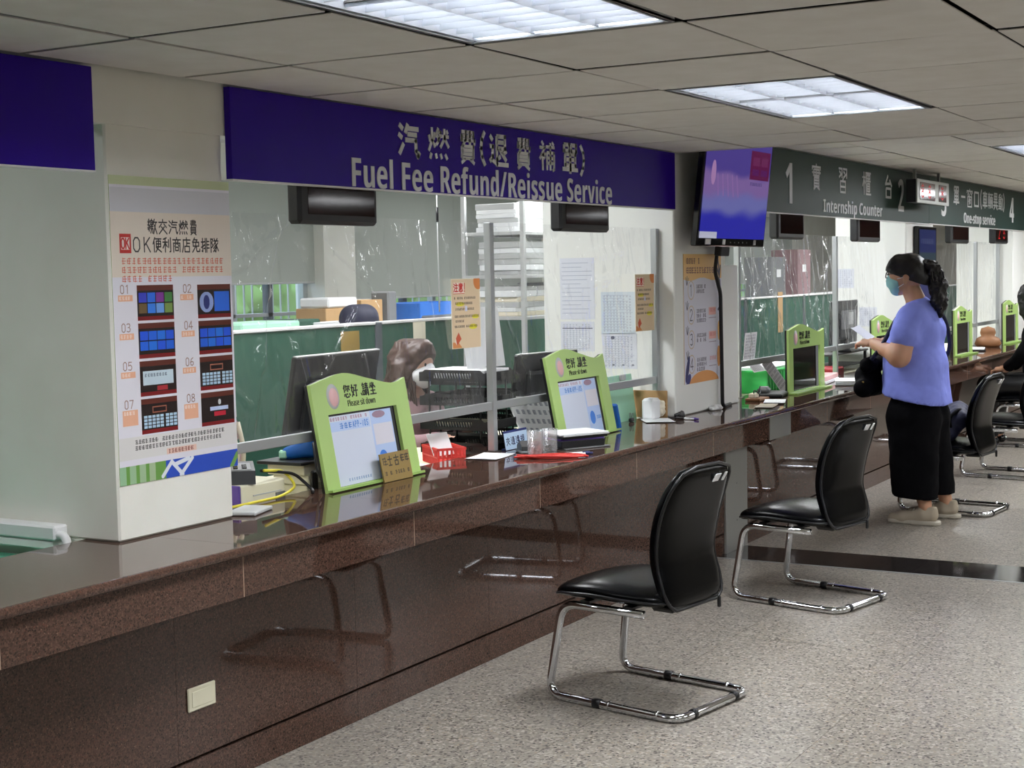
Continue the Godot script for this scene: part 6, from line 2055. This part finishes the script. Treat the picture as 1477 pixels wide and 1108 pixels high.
	one(box(Vector3(0, 0.07, 0), Vector3(0.012, 0.14, 0.2), 0.002), M.cardboard, "brown_card", "brown cardboard leaning on the second pillar's side", "cardboard", Vector3(7.0, TOP, -3.235))
	var tb := thing("tissue_pack", "white tissue pack standing by the brown cardboard", "tissues", Vector3(6.90, TOP, -3.18))
	put(box(Vector3(0, 0.055, 0), Vector3(0.09, 0.11, 0.07), 0.012), M.paper, "pack", tb)
	put_mesh(blob([[Vector3(0.06, 0.04, 0.02), 0.03, Vector3(0.06, 0.07, 0.02), 0.028]], 0.008, 0.02, [[Vector3(0, -1, 0), 0.0]], 0.01, 30.0), M.paper_warm, "wrapper", tb)
	one(paper(Vector3(-0.09, 0, 0.08), Vector3(0.2, 0, 0), Vector3(0, 0, -0.15), 0.002), M.paper, "paper_sheet", "white sheet on the counter before the tissue pack", "paper", Vector3(6.84, TOP + 0.001, -3.12), 0.6)
	var dl := put_mesh(blob([[Vector3(-0.03, 0.012, 0), 0.016, Vector3(0.03, 0.014, 0.0), 0.02]], 0.007, 0.02, [[Vector3(0, -1, 0), 0.0]], 0.008, 30.0), M.black_plastic, "dark_pouch")
	dl.position = Vector3(7.03, TOP, -3.08)
	tag(dl, "small dark pouch at the second pillar's foot", "pouch")
	for p in [[0.0, "pen with a purple end lying by the second pillar's foot", M.paper], [0.03, "slim dark pen crossing the purple ended pen", M.black_plastic]]:
		var pn := thing("pen", p[1], "pen", Vector3(6.965, TOP + 0.005, -3.02 - p[0]), 1.29 + p[0] * 12.0, "pens by the second pillar")
		var ps := smooth()
		tube(ps, [Vector3(-0.06, 0, 0), Vector3(0.06, 0, 0)], 0.0045, 8)
		put(ps, p[2], "barrel", pn)
		var pc := smooth()
		tube(pc, [Vector3(-0.085, 0, 0), Vector3(-0.06, 0, 0)], 0.0052, 8)
		put(pc, M.purple, "cap", pn)
	var ti := put_mesh(blob([[Vector3(-0.05, 0.008, 0), 0.012, Vector3(0.05, 0.008, 0.01), 0.014], [Vector3(0, 0.01, -0.02), 0.014, Vector3(0.02, 0.02, 0.02), 0.01]], 0.007, 0.02, [[Vector3(0, -1, 0), 0.0]], 0.01, 26.0), M.paper, "tissue")
	ti.position = Vector3(7.48, TOP, -3.07)
	tag(ti, "crumpled white tissue below the poster pillar", "tissue")
	second_bay()

func second_bay():
	# --- counter 1 and beyond
	var wb := thing("wood_stand", "wooden card stand with a coiled wire at the third post", "stand", Vector3(8.12, TOP, -3.07))
	put(box(Vector3(0, 0.008, 0), Vector3(0.16, 0.016, 0.09), 0.003), M.brown_wood, "base", wb)
	var cw := smooth()
	tube(cw, fillet([Vector3(-0.05, 0.018, 0), Vector3(-0.06, 0.07, 0.0), Vector3(0.0, 0.03, 0.02), Vector3(0.05, 0.09, 0.0), Vector3(0.03, 0.018, 0.0)], 0.03), 0.004, 6)
	put(cw, M.black_plastic, "wire", wb)
	put(box(Vector3(-0.03, 0.03, -0.01), Vector3(0.07, 0.028, 0.04), 0.006), M.paper_warm, "note_block", wb)
	one(paper(Vector3(-0.12, 0, 0.06), Vector3(0.24, 0, 0), Vector3(0, 0, -0.12), 0.006), M.paper, "paper_sheet", "curled white slip on the counter edge before the wooden stand", "paper", Vector3(8.02, TOP + 0.001, -2.93), 0.3)
	one(paper(Vector3(-0.12, 0, 0.05), Vector3(0.24, 0, 0), Vector3(0, 0, -0.1), 0.002), M.paper_warm, "paper_sheet", "cream note on the counter edge before the wooden stand", "paper", Vector3(7.78, TOP + 0.001, -2.89), 0.2)
	var gb := thing("green_basket", "bright green plastic basket behind the frame at counter 1", "basket", Vector3(9.28, DESK, -3.42))
	var gs := flat()
	bx(gs, Vector3(0, 0.004, 0), Vector3(0.8, 0.008, 0.26))
	for s in [-1, 1]:
		bx(gs, Vector3(0, 0.07, s * 0.13), Vector3(0.8, 0.13, 0.006))
		bx(gs, Vector3(s * 0.4, 0.07, 0), Vector3(0.006, 0.13, 0.26))
		bx(gs, Vector3(0, 0.142, s * 0.135), Vector3(0.86, 0.014, 0.018), 0.003)
		bx(gs, Vector3(s * 0.42, 0.142, 0), Vector3(0.018, 0.014, 0.28), 0.003)
		for k in 16:
			bx(gs, Vector3(-0.37 + k * 0.049, 0.07, s * 0.136), Vector3(0.01, 0.12, 0.006))
	put(gs, M.green_plastic, "body", gb)
	stack(Vector3(9.3, DESK + 0.01, -3.42), 0.0, [Vector3(0.7, 0.1, 0.22), Vector3(0.66, 0.05, 0.2)], [M.paper, M.paper], "paper_pile", "papers filling the bright green basket", "papers")
	var r1 := canvas(80, 130, rgb8(234, 230, 236))
	for k in 8:
		fine_print(r1, 8, 10 + k * 14, 6, 8, 11, rgb8(150, 140, 156), 1.3)
	var rm := printed(r1, 0.7, "receipt_print")
	var q1 := thing("receipt", "long receipt hanging over the monitor edge at counter 1", "receipt", Vector3(8.72, 1.0, -3.34))
	card(q1, "slip", 0.2, 0.17, rm, Transform3D(Basis(Vector3.RIGHT, 0.1), Vector3(0, 0.03, 0)))
	card(q1, "slip_fold", 0.2, 0.1, rm, Transform3D(Basis(Vector3.RIGHT, -0.7), Vector3(0.03, -0.09, 0.02)))
	var q2 := thing("receipt", "receipt strip draped down in front of the bright green basket", "receipt", Vector3(8.78, 0.85, -3.20))
	card(q2, "slip", 0.18, 0.22, rm, Transform3D(Basis(Vector3.RIGHT, -0.55) * Basis(Vector3(0, 0, 1), 0.25), Vector3(0, 0.0, 0)))
	monitor(Vector3(8.62, DESK, -3.52), 0.5, 0.26, 0.1, 0.1, 0.1, "dark monitor behind the hanging receipt at counter 1")
	var pd := thing("signature_pad", "black signature pad beside the frame at counter 1", "pad", Vector3(8.42, TOP, -3.1), 0.2)
	put(box(Vector3(0, 0.012, 0), Vector3(0.3, 0.022, 0.18), 0.006), M.black_plastic, "body", pd)
	put(box(Vector3(-0.05, 0.04, -0.03), Vector3(0.1, 0.04, 0.07), 0.016), M.grey_plastic, "roll", pd)
	# papers, rack and monitor past the fourth post
	stack(Vector3(9.45, TOP, -2.93), 0.3, [Vector3(0.34, 0.01, 0.2), Vector3(0.32, 0.014, 0.2), Vector3(0.3, 0.006, 0.2)], [M.light_grey, M.paper, M.paper], "paper_pile", "white papers on the counter between the frame at counter 1 and the standing woman", "papers")
	stack(Vector3(9.55, TOP, -3.14), 0.1, [Vector3(0.5, 0.02, 0.1), Vector3(0.46, 0.03, 0.1)], [M.paper, M.pink], "paper_pile", "pinkish bundles of forms by the fourth post's foot", "papers")
	one(box(Vector3(0, 0.04, 0), Vector3(0.24, 0.08, 0.16), 0.01), M.red_dark, "red_folder", "dark red folder on the desk past the fourth post", "folder", Vector3(10.3, DESK, -3.36))
	one(box(Vector3(0, 0.05, 0), Vector3(0.2, 0.1, 0.14), 0.02), M.yellow, "yellow_pack", "yellow pack on the desk beside the bright green basket", "pack", Vector3(9.95, DESK, -3.45))
	var rk := thing("monitor_riser", "black metal riser under the monitor past the fourth post", "riser", Vector3(10.93, DESK, -3.53))
	put(box(Vector3(0, 0.15, 0), Vector3(0.9, 0.015, 0.28), 0.003), M.black_plastic, "top", rk)
	for s in [[-0.43, -0.12], [0.43, -0.12], [-0.43, 0.12], [0.43, 0.12]]:
		put(box(Vector3(s[0], 0.072, s[1]), Vector3(0.02, 0.142, 0.02)), M.black_plastic, "leg", rk)
	put(box(Vector3(0, 0.05, 0), Vector3(0.84, 0.01, 0.24)), M.black_plastic, "shelf", rk)
	var mo := monitor(Vector3(10.90, DESK + 0.158, -3.44), 0.62, 0.32, 0.06, 0.03, 0.0, "grey backed monitor on the black riser, left of the standing woman's hands")
	put(box(Vector3(-0.05, 0.24, 0.06), Vector3(0.34, 0.14, 0.012), 0.004), M.grey_plastic, "mount_cover", mo)
	put(box(Vector3(-0.02, 0.25, 0.068), Vector3(0.12, 0.09, 0.004), 0.002), M.light_grey, "mount_plate", mo)
	# paper on the third pillar's side, as on the second
	var face := Basis(Vector3(0, 0, 1), Vector3.UP, Vector3(-1, 0, 0))
	var fp := canvas(120, 120, rgb8(222, 226, 236))
	for k in 8:
		fine_print(fp, 8, 10 + k * 13, 7, 8, 15, rgb8(168, 174, 192), 1.2)
	var fm := printed(fp, 0.7, "form_print")
	for e in [[-3.58, 1.42, "small form on the third pillar's white side, upper one"], [-3.4, 1.12, "form on the third pillar's white side, behind the standing woman's hands"]]:
		var w := thing("wall_paper_sheet", e[2], "paper", Vector3(11.4075, e[1], e[0]))
		card(w, "sheet", 0.14, 0.15, fm, Transform3D(face, Vector3.ZERO))
	# third bay
	var r3 := thing("monitor_riser", "black metal riser on the desk between the two farthest lime frames", "riser", Vector3(13.6, DESK, -3.5))
	put(box(Vector3(0, 0.16, 0), Vector3(0.8, 0.015, 0.28), 0.003), M.black_plastic, "top", r3)
	for s in [[-0.38, -0.12], [0.38, -0.12], [-0.38, 0.12], [0.38, 0.12]]:
		put(box(Vector3(s[0], 0.08, s[1]), Vector3(0.02, 0.155, 0.02)), M.black_plastic, "leg", r3)
	one(box(Vector3(0, 0.1, 0), Vector3(0.36, 0.2, 0.2), 0.03), M.mauve, "desk_bag", "brownish bag on the farther black riser", "bag", Vector3(13.5, DESK + 0.169, -3.5))
	var fg := thing("wood_figure", "round brown wooden figure on the counter before the farthest lime frame", "figure", Vector3(14.1, TOP, -3.08))
	var fs := smooth()
	lathe(fs, [Vector2(0, 0), Vector2(0.1, 0.0), Vector2(0.12, 0.03), Vector2(0.1, 0.08), Vector2(0.06, 0.1), Vector2(0.07, 0.13), Vector2(0.06, 0.17), Vector2(0, 0.19)], 18)
	put(fs, M.brown_wood, "body", fg)
	stack(Vector3(13.5, TOP, -3.05), 0.2, [Vector3(0.3, 0.01, 0.16), Vector3(0.28, 0.012, 0.15)], [M.black_plastic, M.paper], "paper_pile", "papers on a black tray left of the wooden figure", "papers")
	var fan := thing("desk_fan", "grey desk fan behind the frame past the standing woman", "fan", Vector3(12.85, DESK, -3.6))
	var cage := smooth()
	for k in 8:
		var rr := 0.05 + k * 0.018
		var pts := []
		for i in 20:
			pts.append(Vector3(rr * cos(TAU * i / 20), 0.46 + rr * sin(TAU * i / 20), 0.05 - (rr / 0.18) ** 2 * 0.03))
		tube(cage, pts, 0.002, 4, true)
	put(cage, M.light_grey, "cage", fan)
	for k in 3:
		var bl := smooth()
		loft(bl, [[Vector3(cos(k * 2.1) * 0.03, 0.46 + sin(k * 2.1) * 0.03, 0.0), Vector3(-sin(k * 2.1), cos(k * 2.1), 0.3) * 0.02, Vector3(0, 0, 0.002)], [Vector3(cos(k * 2.1) * 0.15, 0.46 + sin(k * 2.1) * 0.15, 0.0), Vector3(-sin(k * 2.1), cos(k * 2.1), 0.3) * 0.06, Vector3(0, 0, 0.002)]], 8)
		put(bl, M.partition_post, "blade", fan)
	var fst := smooth()
	lathe(fst, [Vector2(0, 0), Vector2(0.1, 0), Vector2(0.1, 0.02), Vector2(0.015, 0.04), Vector2(0.015, 0.42), Vector2(0.03, 0.44), Vector2(0.03, 0.48), Vector2(0, 0.49)], 14)
	put(fst, M.light_grey, "stand", fan)

# ---------------------------------------------------------------- staff office behind
func build_office():
	# row of green partitions with grey posts and a pale shelf behind
	var xs := [3.7, 5.2, 6.53, 7.55, 8.9, 10.4, 11.9, 13.4, 14.9, 16.4, 17.9, 19.4]
	for i in xs.size() - 1:
		var nm: String = ["beside the banner pillar", "with the orange note, behind the nearest monitor", "behind the clerk's head", "behind the first steel post", "behind the second pillar's near side", "past the second pillar", "behind the crumpled sheet at counter 1", "right of the crumpled sheet's middle", "behind the fourth post", "farther along the office", "farthest in the office"][i]
		var t := thing("office_partition", "green office partition panel " + nm, "partition", Vector3(xs[i], 0, -4.62), 0.0, "green office partitions")
		var w: float = xs[i + 1] - xs[i]
		put(bb(0.03, w - 0.03, 0.05, 1.25, -0.02, 0.02, 0.004), M.partition_green, "panel", t)
		put(bb(-0.03, 0.03, 0.0, 1.262, -0.025, 0.025, 0.003), M.partition_post, "post", t)
		put(bb(0.03, w - 0.03, 1.25, 1.266, -0.026, 0.026, 0.003), M.sign_edge, "top_rail", t)
	for e in [[6.27, 1.16, "yellow brown note stuck on the green partition, over the nearest monitor", M.gold], [6.92, 1.2, "olive note stuck on the green partition above the clerk", M.paper_warm]]:
		one(box(Vector3(0, 0, 0), Vector3(0.16 if e[3] == M.gold else 0.12, 0.13, 0.003)), e[3], "sticky_note", e[2], "note", Vector3(e[0], e[1], -4.597))
	one(box(Vector3(0, 0, 0), Vector3(0.12, 0.36, 0.004)), M.cardboard, "hanging_tag", "brown strip hanging on the green partition at counter 1", "note", Vector3(12.75, 1.12, -4.597))
	# shelf table behind the partitions, with stored things
	var sh := thing("back_table", "long pale grey table behind the green partitions", "table", Vector3(4.0, 0, -5.6))
	put(bb(0, 16.0, 1.17, 1.21, -0.45, 0.7, 0.004), M.light_grey, "table_top", sh)
	for x in [0.1, 4.0, 8.0, 12.0, 15.9]:
		put(bb(x - 0.03, x + 0.03, 0, 1.17, -0.4, 0.6), M.partition_post, "leg", sh)
	var Y := 1.21
	var carton := func(x: float, z: float, s: Vector3, m: Material, label: String):
		var t := thing("carton", label, "carton", Vector3(x, Y, z), rng.randf_range(-0.1, 0.1))
		put(box(Vector3(0, s.y / 2, 0), s, 0.004), m, "body", t)
		put(box(Vector3(0, s.y + 0.001, 0), Vector3(s.x * 0.98, 0.002, 0.05)), M.paper_warm, "tape", t)
	carton.call(7.36, -5.55, Vector3(0.34, 0.11, 0.24), M.cardboard, "brown carton on the back table, under the pale box")
	carton.call(7.78, -5.65, Vector3(0.26, 0.15, 0.24), M.cardboard, "taller brown carton on the back table, beside the dark rounded chair")
	one(box(Vector3(0, 0.03, 0), Vector3(0.3, 0.06, 0.22), 0.01), M.paper, "pale_box", "pale box lying on the brown carton", "box", Vector3(7.36, Y + 0.113, -5.55))
	one(box(Vector3(0, 0.03, 0), Vector3(0.5, 0.06, 0.3), 0.01), M.mint, "mint_binder", "pale mint binder on the back table near the bright window", "binder", Vector3(6.38, Y, -5.35))
	one(box(Vector3(0, 0.03, 0), Vector3(0.26, 0.06, 0.26), 0.01), M.partition_green, "green_binder", "dark green binder beside the pale mint binder", "binder", Vector3(6.78, Y, -5.4))
	stack(Vector3(7.0, Y, -5.2), 0.1, [Vector3(0.34, 0.02, 0.24), Vector3(0.32, 0.02, 0.24)], [M.paper, M.paper], "paper_pile", "white papers on the back table before the brown carton", "papers")
	var rd := put_mesh(blob([[Vector3(-0.06, 0.06, 0), 0.08, Vector3(0.06, 0.06, 0), 0.08], [Vector3(-0.08, 0.02, 0), 0.06, Vector3(0.08, 0.02, 0), 0.06]], 0.014, 0.03, [[Vector3(0, -1, 0), 0.0]]), M.navy, "dark_hat")
	rd.position = Vector3(6.98, Y, -5.05)
	tag(rd, "dark rounded hat on the back table, above the orange brown note", "hat")
	var bt := thing("blue_tray", "bright blue tray on the back table below the long blind", "tray", Vector3(8.5, Y, -5.6))
	put(box(Vector3(0, 0.006, 0), Vector3(0.62, 0.012, 0.34), 0.003), M.blue, "bottom", bt)
	for s in [-1, 1]:
		put(box(Vector3(0, 0.065, s * 0.168), Vector3(0.62, 0.105, 0.008), 0.003), M.blue, "side", bt)
		put(box(Vector3(s * 0.31, 0.065, 0), Vector3(0.008, 0.105, 0.34), 0.003), M.blue, "side", bt)
	one(box(Vector3(0, 0.02, 0), Vector3(0.9, 0.04, 0.2), 0.008), M.partition_post, "flat_scanner", "dark flat scanner on the back table before the blue tray", "scanner", Vector3(8.45, Y, -5.2))
	one(box(Vector3(0, 0.1, 0), Vector3(0.1, 0.2, 0.14), 0.01), M.grey_plastic, "grey_bin", "upright grey bin on the back table left of the blue tray", "bin", Vector3(8.02, Y, -5.6))
	# bundles of paper piled on a shelf by the pillar
	var sf := thing("paper_shelf", "open shelf of piled papers beside the white side wall", "shelf", Vector3(7.7, 0, -4.25))
	for y in [1.27, 1.5, 1.74]:
		put(bb(-0.55, 0.6, y - 0.02, y, -0.2, 0.2, 0.003), M.light_grey, "board", sf)
	for x in [-0.54, 0.59]:
		for z in [-0.19, 0.19]:
			put(bb(x - 0.012, x + 0.012, 0, 2.1, z - 0.012, z + 0.012), M.light_grey, "upright", sf)
	var piles := [[7.38, 1.27, M.paper_warm, "cream"], [7.82, 1.27, M.paper, "white"], [7.4, 1.5, M.light_grey, "grey"], [7.84, 1.5, M.pink, "pinkish"], [7.38, 1.74, M.paper, "uppermost white"], [7.84, 1.74, M.cardboard, "uppermost brown"]]
	for p in piles:
		var sz := []
		for k in 6:
			sz.append(Vector3(0.36 + rng.randf() * 0.04, 0.022 + rng.randf() * 0.014, 0.26))
		stack(Vector3(p[0], p[1], -4.25), 0.0, sz, [p[2], M.paper, M.light_grey], "paper_pile", p[3] + " pile of papers on the open shelf beside the white side wall", "papers")
	# storage seen through the crumpled sheet
	var cab := thing("filing_cabinet", "teal filing cabinet in the office beyond counter 1", "cabinet", Vector3(13.9, 0, -6.4))
	put(bb(-0.4, 0.4, 0, 1.42, -0.25, 0.25, 0.006), M.partition_green, "body", cab)
	for k in 4:
		var dr := put(bb(-0.38, 0.38, 0.04 + k * 0.345, 0.36 + k * 0.345, 0.251, 0.262, 0.003), M.teal, "drawer", cab)
		put(bb(-0.06, 0.06, 0.2 + k * 0.345, 0.215 + k * 0.345, 0.263, 0.28), M.steel, "handle", dr)
	for e in [[11.6, 0.5, M.blue_dark, "dark blue file box on the back table beyond counter 1"], [12.2, 0.36, M.paper, "white file box on the back table beyond counter 1"], [12.75, 0.44, M.mauve, "brown grey file box on the back table beyond counter 1"], [13.2, 0.3, M.light_grey, "low grey file box on the back table beyond counter 1"], [14.8, 0.42, M.grey_plastic, "dark grey file box on the back table behind the fourth post"], [15.6, 0.5, M.mauve, "tall brown grey file box at the back table's far end"]]:
		var t := thing("file_box", e[3], "file box", Vector3(e[0], Y, -5.5))
		put(box(Vector3(0, e[1] / 2, 0), Vector3(0.42, e[1], 0.3), 0.006), e[2], "body", t)
		put(box(Vector3(0, e[1] * 0.6, 0.151), Vector3(0.12, 0.08, 0.003)), M.paper, "label_plate", t)
	# pull cord
	var pc := thing("pull_cord", "thin white pull cord hanging in the office behind the violet sign", "cord", Vector3(6.05, 0, -3.9))
	var s := smooth()
	tube(s, [Vector3(0, 2.6, 0), Vector3(0, 1.33, 0)], 0.004, 6)
	put(s, M.paper, "cord", pc)
	var s2 := smooth()
	tube(s2, [Vector3(0, 1.83, 0), Vector3(0, 1.76, 0)], 0.007, 6)
	put(s2, M.black_plastic, "switch", pc)
